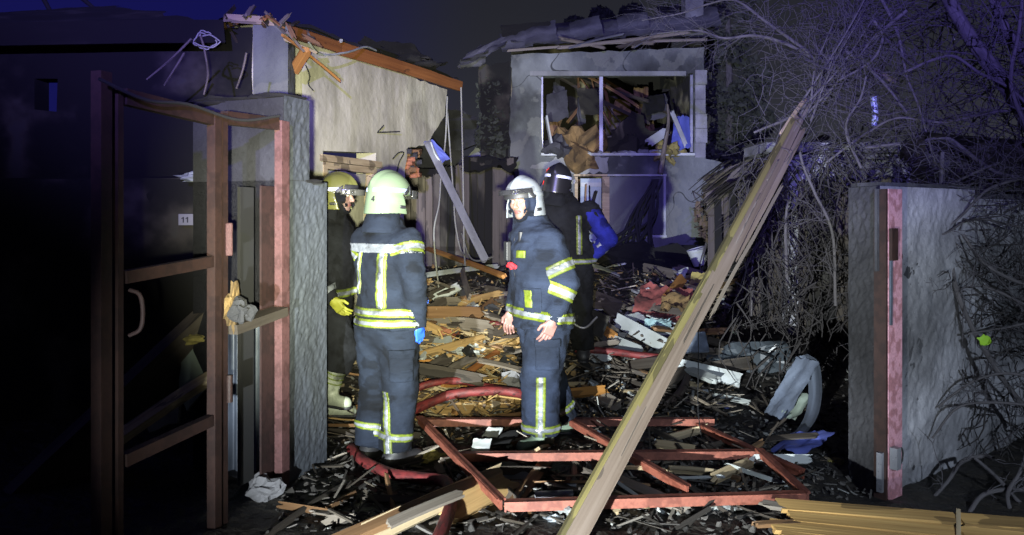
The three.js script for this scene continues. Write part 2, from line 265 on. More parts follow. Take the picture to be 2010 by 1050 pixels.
// ---------------------------------------------------------------- left building: side wall seen in the searchlight
const LW = { a: V(-2.31, 0, -7.0), dx: 0.333, dz: -0.943 };
function onWall(px, py) { const s = (px - 1005) / FPX, u = (-2.31 - 7.0 * s) / (0.943 * s - 0.333), D = 7.0 + 0.943 * u; return [u, EYE - (py - 420) * D / FPX, D]; }
const wallW = (px, py, out = 0) => { const [u, y, D] = onWall(px, py); return V(-2.31 + 0.333 * u + 0.943 * out, y, -D + 0.333 * out); };
const alongWall = (g) => g.applyMatrix4(new THREE.Matrix4().makeBasis(V(0.333, 0, -0.943), V(0, 1, 0), V(0.943, 0, 0.333)).setPosition(-2.31, 0, -7.0));
const leftHouse = thing('side_house', 'roofless pale plastered house side wall lit by the searchlight, behind the gate pier', 'house');
{
  const o = [[505, 47], [600, 76], [700, 108], [800, 148], [878, 176], [873, 228], [853, 258], [838, 284], [800, 290], [795, 330], [792, 560]].map(([x, y]) => onWall(x, y).slice(0, 2));
  const [u0] = onWall(508, 400), [u1] = onWall(792, 400), win = [[634, 296], [738, 300], [736, 470], [634, 480]].map(([x, y]) => onWall(x, y).slice(0, 2));
  o[0][0] = 0.02;
  const pts = [[0.02, -0.3, 0], ...o.slice(0, 1), ...o.slice(1), [u1, -0.3, 0]].reverse();
  const g = extrude(jagged(pts.map((q) => [q[0], q[1]]), 0.12, 0.018, 5), 0.26, [win.reverse()]);
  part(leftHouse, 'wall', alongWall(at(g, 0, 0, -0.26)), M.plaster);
  // pilaster at the front corner
  const pil = roughFace([-2.31 - 0.02, -6.96], [-2.02, -7.02 + 0.02], 0, EYE + 372 * 7 / FPX, 0.03, 0.014, (x, y) => fbm(x * 9, y * 5, 3));
  part(leftHouse, 'corner_pier', mergeGeometries([pil.toNonIndexed(), box(-2.33, -2.02, 0, EYE + 370 * 7 / FPX, -7.2, -6.975).toNonIndexed()]), M.houseWall);
  // near-black front wall with a hole for a small window
  const fr = extrude(jagged([[-12, -0.3], [-2.36, -0.3], [-2.36, 3.30], [-3.2, 3.28], [-4.6, 3.24], [-8, 3.2], [-12, 3.2]], 0.4, 0.012, 8), 0.22, [[[-4.34, 2.55], [-4.14, 2.53], [-4.13, 2.83], [-4.34, 2.83]]]);
  part(leftHouse, 'front_wall', at(fr, 0, 0, -7.25), M.sootTone);
  // boarded-up window: frame, sill board, broken plaster panels
  const fw = part(leftHouse, 'window', alongWall(box(win[0][0], win[0][0] + 0.001, 0.9, 0.901, -0.2, -0.19)), M.pale);
  const w0 = onWall(634, 300)[0], w1 = onWall(738, 300)[0];
  part(fw, 'frame', alongWall(mergeGeometries([box(w0, w0 + 0.07, 0.9, 2.14, -0.10, 0.012), box(w1 - 0.07, w1, 0.9, 2.14, -0.10, 0.012), box(w0 + 0.072, w1 - 0.072, 2.07, 2.14, -0.10, 0.012)])), M.pale);
  part(fw, 'lintel', alongWall(box(w0 - 0.06, w1 + 0.08, 2.145, 2.215, -0.06, 0.035)), M.pale);
  part(fw, 'panel', alongWall(at(extrude(jagged([[w0 + 0.07, 0.9], [w0 + 0.42, 0.9], [w0 + 0.38, 2.06], [w0 + 0.07, 2.06]], 0.1, 0.02, 3), 0.03), 0, 0, -0.075)), M.greyPlaster);
  part(fw, 'panel', alongWall(at(extrude(jagged([[w0 + 0.36, 0.9], [w1 - 0.10, 0.9], [w1 - 0.28, 1.5], [w1 - 0.22, 2.06], [w0 + 0.33, 2.06]], 0.1, 0.025, 4), 0.03), 0, 0, -0.038)), M.plaster);
  part(fw, 'board', alongWall(plank(V(w1 - 0.13, 0.92, -0.03), V(w1 - 0.13, 2.04, -0.03), 0.10, 0.02, Math.PI / 2)), M.pale);
  // broken masonry at the torn end: single bricks
  for (let i = 0; i < 26; i++) { const q = wallW(rr(792, 838), rr(292, 345), rr(-0.22, -0.06)), b = new RoundedBoxGeometry(0.22, 0.065, 0.10, 1, 0.006); b.rotateZ(rr(-0.35, 0.35)); b.rotateY(1.9 + rr(-0.5, 0.5)); b.translate(q.x, q.y, q.z); part(leftHouse, 'brick', b, pick([M.brown, M.darkConcrete, M.darkConcrete, M.brick])); }
  part(leftHouse, 'bracket', mergeGeometries([tube([wallW(738, 260, 0.02), wallW(770, 259, 0.10)], 0.008), tube([wallW(738, 260, 0.02), wallW(746, 246, 0.05)], 0.008)]), M.black);
  part(leftHouse, 'electric_cable', tube([wallW(768, 312, 0.02), wallW(778, 300, 0.03), wallW(790, 300, 0.02), wallW(781, 318, 0.02), wallW(774, 345, 0.02)], 0.008), M.black);
  part(leftHouse, 'electric_cable', tube([wallW(595, 128, 0.03), wallW(603, 150, 0.03), wallW(602, 165, 0.02), wallW(610, 178, 0.03)], 0.007), M.black);
}
// roof remains
const roof = thing('wrecked_roof', 'wrecked low roof of broken rafters and charred sheeting atop the pale side wall', 'roof');
part(roof, 'barge_board', plank(P(548, 58, 7.0), P(672, 96, 8.3), 0.06, 0.11, 0.15, 0.05, 0.01), M.orange);
part(roof, 'barge_board', plank(P(662, 94, 8.2), P(905, 170, 11.3), 0.07, 0.14, 0.15, 0.04, 0.01), M.orange);
part(roof, 'rafter', plank(P(440, 36, 6.9), P(538, 43, 7.0), 0.06, 0.075, 0.1, 0.03, 0.006), M.pale);
part(roof, 'rafter', plank(P(392, 66, 6.9), P(464, 42, 6.95), 0.06, 0.06, 0.1, 0.04, 0.0), M.amber);
part(roof, 'sheeting', sheet(P(560, 52, 7.4), P(905, 158, 11.6), P(420, 40, 9.5), 0.09, 3, 26, 0.03), M.sootTone);
part(roof, 'sheeting', sheet(P(700, 86, 8.8), P(838, 134, 10.4), P(760, 80, 9.9), 0.12, 9, 14, 0.04), M.sootTone);
part(roof, 'sheeting', sheet(P(-500, 78, 6.75), P(450, 44, 6.75), P(-500, 40, 9.2), 0.05, 5, 26, 0.05), M.sootTone);
part(roof, 'fascia', plank(P(-500, 86, 6.72), P(440, 62, 6.72), 0.05, 0.20, 0, 0.03, 0.02), M.sootTone);
for (let i = 0; i < 16; i++) { const x = rr(430, 600), y = 36 + Math.max(0, x - 540) * 0.4 + rr(-6, 14), a = rr(-1.2, 1.2), l = rr(14, 46); part(roof, 'splintered_batten', plank(P(x, y, 6.85), P(x + Math.cos(a) * l, y + Math.sin(a) * l, 6.9 + rr(-0.1, 0.3)), rr(0.015, 0.05), 0.015, rr(0, 2), 0.05, 0.01), pick([M.grey, M.dark, M.brown, M.amber, M.grey])); }
for (const [x0, y0, d0, x1, y1, d1, w, m] of [[556, 70, 6.85, 668, 160, 7.6, 0.035, M.amber], [602, 98, 7.0, 575, 141, 7.2, 0.10, M.amber], [560, 78, 6.9, 622, 104, 7.2, 0.02, M.pale], [520, 22, 6.9, 562, 66, 6.9, 0.03, M.grey], [545, 52, 6.9, 568, 28, 7.0, 0.03, M.grey], [560, 60, 6.85, 596, 100, 7.0, 0.022, M.grey], [610, 82, 7.4, 604, 62, 7.4, 0.02, M.grey]])
  part(roof, 'splintered_batten', plank(P(x0, y0, d0), P(x1, y1, d1), w, 0.022, 0.4, 0.05, 0.01), m);
part(roof, 'nail_head', chunk(3, 0.02, 0.02, 0.02), M.white).position.set(...P(669, 80, 8.1).toArray());
part(roof, 'cable', tube([P(606, 84, 7.2), P(625, 105, 7.4), P(680, 103, 8), P(718, 92, 8.6), P(738, 99, 9)], 0.012), M.white);
for (let i = 0; i < 9; i++) { const q = P(rr(720, 840), rr(90, 150), 10); q.y = P(0, 86 + (q.x / 10 * FPX + 1005 - 700) * 0.34, 10).y + 0.05; part(roof, 'charred_fragment', chunk(i, rr(0.06, 0.16), rr(0.02, 0.05), 0.1), M.sootTone).position.copy(q); }
// hanging laths and wire at the eave above the gate
for (const [a, l] of [[[[376, 76], [336, 116], [288, 156]], 'thin bare lath slanting down from the eave to the gate top'], [[[362, 104], [340, 140], [322, 168]], 'short bare lath hanging under the eave'], [[[484, 104], [476, 140], [464, 174]], 'greenish lath hanging below the broken roof corner'], [[[394, 70], [402, 100], [408, 148], [400, 186]], 'crooked pale stick dangling from the eave']])
  solo('hanging_lath', tube(a.map(([x, y]) => P(x, y, 5.9)), 0.010, 0.007, 12, 5), M.grey, l, 'lath');
solo('wire_coil', mergeGeometries([0, 1, 2].map((k) => { const c = P(402 + k * 4, 78 + k * 3, 5.9), pts = []; for (let i = 0; i <= 10; i++) { const t = i / 10 * Math.PI * (1.3 + 0.25 * k) + 0.5 + k; pts.push(V(c.x + Math.cos(t) * (0.06 + 0.025 * k) + 0.03 * n3(t * 2, k, 1), c.y + Math.sin(t) * (0.07 - 0.012 * k) + 0.03 * n3(t * 2, k, 5), c.z + 0.02 * k)); } return tube(pts, 0.006, 0.006, 24, 5); })), M.wire, 'loose coil of pale wire hanging from the dark eave', 'wire');

// ---------------------------------------------------------------- two-storey house at the end of the yard
const HZ = 13, S = HZ / FPX, hx = (px) => (px - 1005) * S, hy = (py) => EYE - (py - 420) * S, H2 = (a) => a.map(([x, y, k]) => [hx(x), hy(y), k]);
const house = thing('ruined_house', 'ruined grey two-storey house with blown-out upper window and sagging slate roof', 'house');
{
  const outline = H2([[1003, 760], [1003, 330], [1000, 240], [1006, 170], [1004, 108], [1100, 104], [1250, 98], [1383, 92], [1385, 312], [1420, 320], [1424, 420], [1418, 760]]).reverse();
  const upper = H2([[1062, 148], [1362, 143], [1362, 300], [1180, 301], [1090, 303], [1066, 296], [1062, 230]]), door = H2([[1128, 346], [1192, 346], [1192, 700], [1128, 700]]), lower = H2([[1196, 346], [1306, 346], [1306, 462], [1196, 462]]);
  const g = extrude(jagged(outline, 0.16, 0.02, 12), 0.3, [jagged(upper, 0.12, 0.012, 3), door, lower]);
  part(house, 'wall', at(g, 0, 0, -HZ - 0.3), M.houseWall);
  // patches where render has come off, standing 1-2 cm proud
  for (const [pts, s] of [[[[1003, 112], [1060, 120], [1060, 190], [1010, 196]], 1], [[[1100, 306], [1195, 308], [1190, 340], [1085, 338], [1040, 330]], 2], [[[1310, 318], [1418, 322], [1418, 500], [1330, 515], [1312, 440]], 4], [[[1006, 200], [1030, 196], [1026, 250], [1012, 262]], 3]]) part(house, 'render_patch', at(extrude(jagged(H2(pts), 0.07, 0.03, s), 0.018), 0, 0, -HZ), s === 2 ? M.greyPlaster : M.houseWall);
  part(house, 'lintel', box(hx(1040), hx(1345), hy(150), hy(141), -HZ + 0.002, -HZ + 0.07), M.greyPlaster);
  for (let i = 0; i < 6; i++) part(house, 'quoin', box(hx(1364), hx(1385) + rr(-0.01, 0.02), hy(310) + i * (hy(138) - hy(310)) / 6 + 0.006, hy(310) + (i + 1) * (hy(138) - hy(310)) / 6, -HZ + 0.002, -HZ + rr(0.02, 0.05)), M.concrete);
  // upper window: frame remains, middle post
  const w = part(house, 'window', box(hx(1062), hx(1362), hy(306), hy(301), -HZ - 0.26, -HZ + 0.09), M.white);
  part(w, 'mullion', box(hx(1177), hx(1184), hy(300), hy(147), -HZ - 0.10, -HZ - 0.04), M.steel);
  part(w, 'frame', mergeGeometries([box(hx(1062) + 0.003, hx(1066), hy(296), hy(150), -HZ - 0.12, -HZ - 0.04), box(hx(1356), hx(1361), hy(298), hy(146), -HZ - 0.12, -HZ - 0.04)]), M.steel);
  part(w, 'broken_casement', plank(P(1072, 228, 13.05), P(1086, 300, 12.95), 0.10, 0.03, 1.4, 0.03), M.white);
  part(w, 'broken_casement', plank(P(1318, 218, 13.05), P(1348, 290, 12.95), 0.07, 0.03, 1.2, 0.04), M.white);
  // lower window and door
  const lw = part(house, 'window', mergeGeometries([box(hx(1192), hx(1308), hy(346), hy(342), -HZ - 0.06, -HZ + 0.03), box(hx(1302), hx(1306.5), hy(462), hy(346), -HZ - 0.06, -HZ + 0.02), box(hx(1192), hx(1308), hy(466), hy(461), -HZ - 0.06, -HZ + 0.04)]), M.white);
  part(lw, 'pane', box(hx(1197), hx(1302), hy(460), hy(347), -HZ - 0.05, -HZ - 0.042), new THREE.MeshPhysicalMaterial({ color: col(0.06, 0.065, 0.09), roughness: 0.25, map: T.plaster }));
  const d = part(house, 'door', mergeGeometries([box(hx(1128), hx(1134), hy(520), hy(347), -HZ - 0.1, -HZ + 0.02), box(hx(1182), hx(1196), hy(520), hy(347), -HZ - 0.1, -HZ + 0.02), box(hx(1126), hx(1196), hy(346), hy(342), -HZ - 0.1, -HZ + 0.025)]), M.pale);
  part(d, 'leaf', box(hx(1140), hx(1181), hy(520), hy(350), -HZ - 0.09, -HZ - 0.06), new THREE.MeshPhysicalMaterial({ color: col(0.34, 0.42, 0.50), roughness: 0.6, map: T.plaster }));
  part(d, 'rail', box(hx(1140), hx(1181), hy(366), hy(358), -HZ - 0.058, -HZ - 0.035), M.white);
  part(d, 'broken_slat', plank(P(1150, 362, 12.98), P(1148, 440, 12.9), 0.10, 0.02, 1.5), M.brown);
  part(d, 'broken_slat', plank(P(1170, 374, 12.98), P(1155, 430, 12.9), 0.06, 0.02, 1.5), M.sootTone);
  part(d, 'broken_slat', plank(P(1157, 364, 12.98), P(1160, 440, 12.92), 0.04, 0.02, 1.5), M.sootTone);
  // the room behind
  part(house, 'inner_wall', mergeGeometries([box(hx(1003) + 0.02, 3.3, 2.35, 5.2, -16.2, -16.0), box(hx(1003), hx(1003) + 0.2, 2.35, 4.6, -15.98, -13.32), box(hx(1385) - 0.2, hx(1385), 2.35, 4.6, -15.98, -13.32)]), M.char);
  part(house, 'inner_floor', box(hx(1003) + 0.21, hx(1385) - 0.21, 2.2, 2.42, -15.97, -13.32), M.char);
  part(house, 'inner_wall', mergeGeometries([box(0.02, 3.5, -0.2, 2.18, -15.4, -15.2), box(0.0, 0.2, 0, 2.18, -15.18, -13.32), box(3.3, 3.5, 0, 2.18, -15.18, -13.32)]), M.sootTone);
  part(house, 'partition', plank(P(1268, 170, 14.6), P(1276, 300, 14.6), 0.08, 0.05, 1.2), M.brown);
  for (let i = 0; i < 16; i++) { const x = rr(1066, 1340), y = rr(150, 270), D = rr(13.5, 15.2); part(house, 'torn_lining', sheet(P(x, y, D), P(x + rr(14, 46), y + rr(-10, 14), D + rr(-0.2, 0.2)), P(x + rr(-12, 12), y + rr(24, 60), D + rr(-0.2, 0.3)), 0.06, 200 + i, 8, 0.01), pick([M.char, M.char, M.brown, M.darkConcrete, M.sootTone, M.ochreRag])); }
  for (let i = 0; i < 14; i++) part(house, 'hanging_ceiling_lath', plank(P(rr(1080, 1180), rr(140, 160), rr(13.6, 15)), P(rr(1080, 1330), rr(190, 260), rr(13.6, 15)), 0.06, 0.02, rr(0, 3), 0.06, 0.03), pick([M.dark, M.brown, M.sootTone]));
}
// sagging slates along the front of the roof, each sheet its own
{
  const roofPart = part(house, 'roof', sheet(P(1000, 84, 13.0), P(1400, 62, 13.0), P(985, 52, 15.2), 0.04, 21, 22, 0.08), M.slate);
  for (let i = 0; i < 9; i++) { const x = 985 + i * 46, y = 96 - i * 5 + rr(-4, 4); part(roofPart, 'slate', sheet(P(x, y, 12.72 + rr(0, 0.12)), P(x + 62, y - 7 + rr(-5, 5), 12.74), P(x - 6 + rr(-8, 8), y - 34 + rr(-6, 4), 13.5), 0.03, 30 + i, 8, 0.02), M.slate); }
  part(roofPart, 'slate', sheet(P(902, 132, 12.5), P(990, 92, 12.8), P(925, 96, 13.3), 0.07, 41, 10, 0.02), M.slate);
  part(roofPart, 'slate', sheet(P(906, 118, 12.4), P(960, 100, 12.6), P(898, 136, 12.9), 0.06, 42, 8, 0.02), M.slate);
  for (let i = 0; i < 7; i++) part(roofPart, 'batten', plank(P(rr(990, 1300), rr(84, 96), 12.6), P(rr(1050, 1390), rr(60, 84), 12.65), 0.05, 0.03, rr(0, 2), 0.06, 0.02), pick([M.slate, M.grey, M.dark]));
  part(roofPart, 'eave_board', plank(P(996, 100, 12.68), P(1388, 78, 12.68), 0.09, 0.04, 0.2, 0.03, 0.03), M.grey);
  part(roofPart, 'overhang_wall', at(extrude(jagged(H2([[945, 330], [1000, 330], [1000, 110], [938, 122]]).reverse(), 0.12, 0.03, 7), 0.12), 0, 0, -13.5), M.sootTone);
  part(house, 'chimney', box(hx(1352), hx(1388), hy(62), hy(-60), -13.6, -13.25), M.slate);
  part(roofPart, 'raised_panel', sheet(P(988, 80, 13.3), P(1082, 72, 13.4), P(984, 50, 13.3), 0.04, 51, 8, 0.04), M.sootTone);
}
// insulation and rubble heaped behind the upper sill
{
  const heap = (x0, x1, y0, y1, D, s, m, l) => solo('rubble_heap', (() => { const g = chunk(s, (x1 - x0) * S / 2, (y1 - y0) * S * 0.9, 0.45, 4, 0.55); const p = P((x0 + x1) / 2, y1, D); return g.translate(p.x, p.y, p.z); })(), m, l, 'rubble');
  heap(1085, 1182, 240, 300, 13.4, 3, M.ochreRag, 'heap of ochre insulation and rubble on the upper window sill, left of the mullion');
  heap(1060, 1130, 268, 304, 13.3, 8, M.darkConcrete, 'grey fallen plaster slab heap at the left end of the upper sill');
  heap(1180, 1300, 238, 300, 13.9, 5, M.char, 'charred heap behind the upper sill, right of the mullion');
  heap(1285, 1330, 275, 302, 13.2, 6, M.foam, 'small yellowish insulation lump at the right part of the upper sill');
  for (let i = 0; i < 22; i++) tag(solo('plaster_lump', chunk(60 + i, rr(0.03, 0.09), rr(0.02, 0.05), rr(0.03, 0.07)).translate(...P(rr(1070, 1350), rr(296, 302), 12.97).toArray()), pick([M.white, M.foam, M.greyPlaster]), null, null), 'small broken plaster lump lying along the upper window sill', 'rubble', 'plaster lumps on the upper sill');
  solo('torn_board', plank(P(1272, 282, 12.9), P(1308, 258, 13.0), 0.16, 0.02, 1.0, 0.05), M.white, 'pale torn board sticking out at the right of the upper window', 'board');
  solo('torn_sheet', sheet(P(1318, 292, 12.95), P(1354, 292, 12.95), P(1322, 228, 13.15), 0.05, 13, 10), M.blueSheet, 'dark glossy torn panel standing in the right corner of the upper window', 'panel');
  solo('fallen_pole', tube([P(1296, 340, 12.8), P(1304, 290, 12.85), P(1312, 240, 12.9), P(1310, 205, 13)], 0.05, 0.02, 14, 7), M.grey, 'thin grey trunk leaning against the upper sill at its right', 'pole');
}
// things leaning and heaped at the foot of the house
solo('dark_bush', mergeGeometries([[1250, 520, 95, 42, 3], [1200, 560, 60, 40, 4], [1300, 540, 45, 30, 5], [1230, 600, 70, 40, 6]].map(([x, y, w, h, s]) => { const p = P(x, y, 11.6); return chunk(s, w * S, h * S, 0.4, 4, 0.5).translate(p.x, p.y, p.z); })), M.sootTone, 'charred dark heap of rubble below the lower house window', 'rubble');
for (let i = 0; i < 12; i++) tag(solo('hanging_cloth_strip', tube([P(rr(1280, 1300), 352, 12.75), P(rr(1240, 1296), 420, 12.6), P(rr(1190, 1290), rr(470, 510), 12.3)], 0.012, 0.03, 10, 5), M.black, null, null), 'dark charred strand hanging across the lower window', 'strand', 'charred strands across the lower window');
solo('bent_bracket', tube([P(1302, 486, 12.4), P(1322, 478, 12.4), P(1338, 492, 12.4), P(1330, 512, 12.4)], 0.015), M.black, 'bent black rod on the house wall right of the lower window', 'rod');
solo('white_bucket', (() => { const g = new THREE.LatheGeometry([[0, 0], [0.10, 0], [0.13, 0.24], [0.14, 0.25], [0.125, 0.245], [0.095, 0.02], [0, 0.02]].map(([x, y]) => new THREE.Vector2(x, y)), 20); g.rotateZ(0.3); const p = P(1375, 520, 11.2); return g.translate(p.x, p.y, p.z); })(), M.white, 'small white bucket on the rubble at the right foot of the house', 'bucket');

// ---------------------------------------------------------------- between the houses
solo('far_house', mergeGeometries([at(extrude(jagged([[-2.1, 0], [-0.55, 0], [-0.55, 2.9], [-0.8, 3.35], [-1.1, 3.0], [-1.5, 2.7], [-2.1, 2.5]], 0.2, 0.03, 4), 0.3), 0, 0, -19.2)]), M.white, 'pale wall of a far house in the gap between the two buildings', 'house');
solo('far_wall', at(extrude(jagged([[-2.4, 0], [-1.15, 0], [-1.1, 3.0], [-0.72, 3.15], [-0.7, 3.6], [-1.1, 3.9], [-1.9, 3.95], [-2.4, 3.9]], 0.2, 0.05, 6), 0.3), 0, 0, -17.2), M.darkConcrete, 'broken grey wall standing in front of the far pale house', 'wall');
const shed = thing('dark_shed', 'dark wooden shed wall of upright boards behind the leaning pole', 'shed');
for (let i = 0; i < 15; i++) { const x0 = 792 + i * 14.5; part(shed, 'board', plank(P(x0 + 7, 620, 11.9), P(x0 + 7 + rr(-1, 1), i < 5 ? rr(340, 352) : i < 9 ? rr(318, 330) : rr(308, 330), 11.9), 0.105, 0.02, 0, 0.02, 0.012), i < 4 ? M.grey : pick([M.dark, M.sootTone, M.dark])); }
part(shed, 'back_wall', box(-1.9, 0.1, 0, 2.3, -12.2, -12.0), M.sootTone);
const roofLeaf = solo('tarpaulin', sheet(P(905, 330, 11.6), P(1008, 332, 11.6), P(920, 308, 12.4), 0.10, 61, 12, 0.02), M.sootTone, 'black tarpaulin slumped over the shed top left of the house', 'tarpaulin');
const pole = thing('leaning_gutter', 'long pale metal gutter leaning down to the right in front of the shed', 'gutter');
part(pole, 'channel', plank(P(838, 278, 9.6), P(953, 512, 8.6), 0.09, 0.035, 0.6, 0.03, 0.015), M.steel);
part(pole, 'dark_flap', sheet(P(832, 282, 9.62), P(848, 272, 9.6), P(866, 320, 9.4), 0.03, 71, 8), M.blueSheet);
part(pole, 'edge_strip', tube([P(846, 280, 9.5), P(856, 306, 9.4), P(866, 318, 9.4)], 0.012), M.white);
for (const [a, l, g] of [[[[878, 190], [874, 280], [866, 340], [862, 400], [852, 450], [856, 520], [862, 570]], 'slack grey cable hanging down left of the leaning gutter'], [[[877, 205], [884, 300], [890, 380], [894, 440], [904, 490], [912, 500]], 'slack cable hanging just right of the wall end, to the rubble'], [[[905, 172], [908, 300], [910, 420], [911, 490], [913, 520]], 'straight grey cable hanging from the tip of the barge board'], [[[906, 458], [920, 500], [936, 512], [965, 505]], 'dark cable loop lying at the foot of the gutter']]) solo('hanging_cable', tube(a.map(([x, y], i) => P(x, y, lerp(10.4, 8.7, i / (a.length - 1)))), 0.011, 0.011, 0, 5), M.wire, l, 'cable');

// ---------------------------------------------------------------- left gate pier, rough-cast
const spatter = (x, y, s) => { const a = fbm(x * 26, y * 15, s, 3), b = Math.abs(n3(x * 60, y * 34, s + 3)); return 0.8 * a + 0.55 * b + 0.4 * fbm(x * 4, y * 3, s, 2); };
{
  const pier = thing('gate_pier', 'rough-cast grey gate pier with a stepped top, to the right of the red gate', 'pier', [0, 0, 0]);
  const a = [-1.345, -4.56], b = [-1.188, -4.96], m = [-1.255, -4.79];
  part(pier, 'lower_face', roughFace(a, b, -0.1, 1.80, 0.009, 0.016, spatter, 1), M.rough);
  part(pier, 'upper_face', roughFace(a, m, 1.803, 2.30, 0.009, 0.018, spatter, 2), M.rough);
  part(pier, 'core', mergeGeometries([extrude([[-1.35, 4.565], [-1.195, 4.955], [-1.75, 5.3], [-2.0, 4.85]], 1.90), extrude([[-1.35, 4.565], [-1.262, 4.785], [-1.75, 5.2], [-2.0, 4.85]], 2.29)].map((g, i) => { g.rotateX(-Math.PI / 2); g.scale(1, 1, 1); return at(g, 0, i ? 0.001 : -0.1, 0); })), M.pierCore);
  part(pier, 'cap', at(chunk(4, 0.17, 0.035, 0.15, 2, 0.3), -1.46, 2.31, -4.80), M.sootTone);
  part(pier, 'cap', at(chunk(7, 0.13, 0.02, 0.10, 2, 0.3), -1.31, 1.80, -4.86), M.sootTone);
  part(pier, 'cap', at(chunk(9, 0.22, 0.03, 0.12, 2, 0.4), -1.80, 2.30, -4.85), M.sootTone);
}
// ---------------------------------------------------------------- red gate at the left
const gx = (t) => -1.72 + 0.385 * t, gz = (t) => -3.3 - 1.25 * t;
const gatePt = (t, y, off = 0) => V(gx(t) + 0.956 * off, y, gz(t) + 0.294 * off);
const gateBar = (t0, y0, t1, y1, w, d, off = 0) => { const a = gatePt(t0, y0, off), b = gatePt(t1, y1, off), L = a.distanceTo(b), g = box(-L / 2, L / 2, -w / 2, w / 2, -d / 2, d / 2), X = b.clone().sub(a).normalize(), Z = V(0.956, 0, 0.294), Y = V(0, 0, 0).crossVectors(Z, X); return g.applyMatrix4(new THREE.Matrix4().makeBasis(X, Y, Z).setPosition(a.add(b).multiplyScalar(0.5))); };
{
  const gate = thing('metal_gate', 'tall rusty red metal gate frame with open panels, at the left of the yard entrance', 'gate');
  part(gate, 'post', gateBar(-0.03, -0.1, -0.03, 2.20, 0.058, 0.055), M.redDarkened);
  part(gate, 'post', gateBar(0.027, 0.0, 0.027, 2.14, 0.030, 0.035, 0.012), M.redDarkened);
  part(gate, 'post', gateBar(0.505, 0.0, 0.505, 2.115, 0.05, 0.05, 0.015), M.redDarkened);
  part(gate, 'post', gateBar(0.555, -0.1, 0.555, 2.12, 0.045, 0.06), M.redDarkened);
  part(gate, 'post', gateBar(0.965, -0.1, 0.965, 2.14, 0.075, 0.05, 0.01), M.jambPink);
  part(gate, 'rail', gateBar(0.05, 2.11, 0.485, 2.085, 0.07, 0.045, 0.012), M.redDarkened);
  part(gate, 'rail', gateBar(0.58, 2.10, 0.932, 2.12, 0.07, 0.045), M.redDarkened);
  part(gate, 'rail', gateBar(0.05, 1.325, 0.485, 1.36, 0.055, 0.045, 0.012), M.redDarkened);
  part(gate, 'rail', gateBar(0.05, 0.53, 0.485, 0.56, 0.055, 0.045, 0.012), M.redDarkened);
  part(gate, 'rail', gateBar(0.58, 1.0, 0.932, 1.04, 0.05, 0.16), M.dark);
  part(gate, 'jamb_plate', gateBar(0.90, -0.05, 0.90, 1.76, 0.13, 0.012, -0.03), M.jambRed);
  part(gate, 'dark_jamb', gateBar(0.80, 0.1, 0.80, 1.75, 0.12, 0.02, -0.08), M.black);
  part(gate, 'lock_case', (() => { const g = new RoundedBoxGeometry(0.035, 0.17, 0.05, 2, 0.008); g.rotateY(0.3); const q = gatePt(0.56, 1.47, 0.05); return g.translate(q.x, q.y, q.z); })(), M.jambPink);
  part(gate, 'hinge', (() => { const g = new THREE.CylinderGeometry(0.016, 0.016, 0.14, 10); const q = gatePt(0.562, 0.70, 0.05); return g.translate(q.x, q.y, q.z); })(), M.redDarkened);
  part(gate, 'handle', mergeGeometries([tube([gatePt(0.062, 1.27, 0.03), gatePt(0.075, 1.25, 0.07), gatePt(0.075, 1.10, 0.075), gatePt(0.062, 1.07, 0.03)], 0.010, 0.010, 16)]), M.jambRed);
  part(gate, 'cable', tube([gatePt(-0.1, 2.15, 0.08), gatePt(0.1, 2.10, 0.08), gatePt(0.3, 2.12, 0.07), gatePt(0.6, 2.09, 0.07), gatePt(0.9, 2.16, 0.05)], 0.008), M.black);
}
// yard wall behind the gate and what leans on it
solo('yard_wall', mergeGeometries([box(-8, -1.72, -0.1, 1.88, -6.12, -6.0).toNonIndexed(), roughFace([-8, -5.99], [-1.72, -5.99], 0, 1.87, 0.12, 0.03, (x, y) => fbm(x * 3, y * 3, 3)).toNonIndexed()]), M.sootTone, 'dark low yard wall seen through the gate panels', 'wall');
{
  const c = document.createElement('canvas'); c.width = 128; c.height = 84; const k = c.getContext('2d'); k.fillStyle = '#77777f'; k.fillRect(0, 0, 128, 84); k.fillStyle = '#15151c'; k.font = 'bold 58px sans-serif'; k.textAlign = 'center'; k.textBaseline = 'middle'; k.fillText('11\u25B8', 64, 44);
  const t = new THREE.CanvasTexture(c); t.colorSpace = THREE.SRGBColorSpace; const p = P(367, 431, 5.85);
  const g = new RoundedBoxGeometry(0.128, 0.086, 0.008, 1, 0.003), uv = g.attributes.uv, q = g.attributes.position; for (let i = 0; i < uv.count; i++) uv.setXY(i, q.getX(i) / 0.128 + 0.5, q.getY(i) / 0.086 + 0.5);
  solo('number_plate', g.translate(p.x, p.y, p.z), mat({ map: t, roughness: 0.5 }), 'small white number plate with dark characters seen through the upper gate panel', 'number plate');
}
solo('pale_rag', chunk(5, 0.11, 0.035, 0.05, 3, 0.6).translate(...P(385, 348, 5.8).toArray()), M.rag, 'pale rag lying on top of the yard wall, seen through the upper gate panel', 'rag');
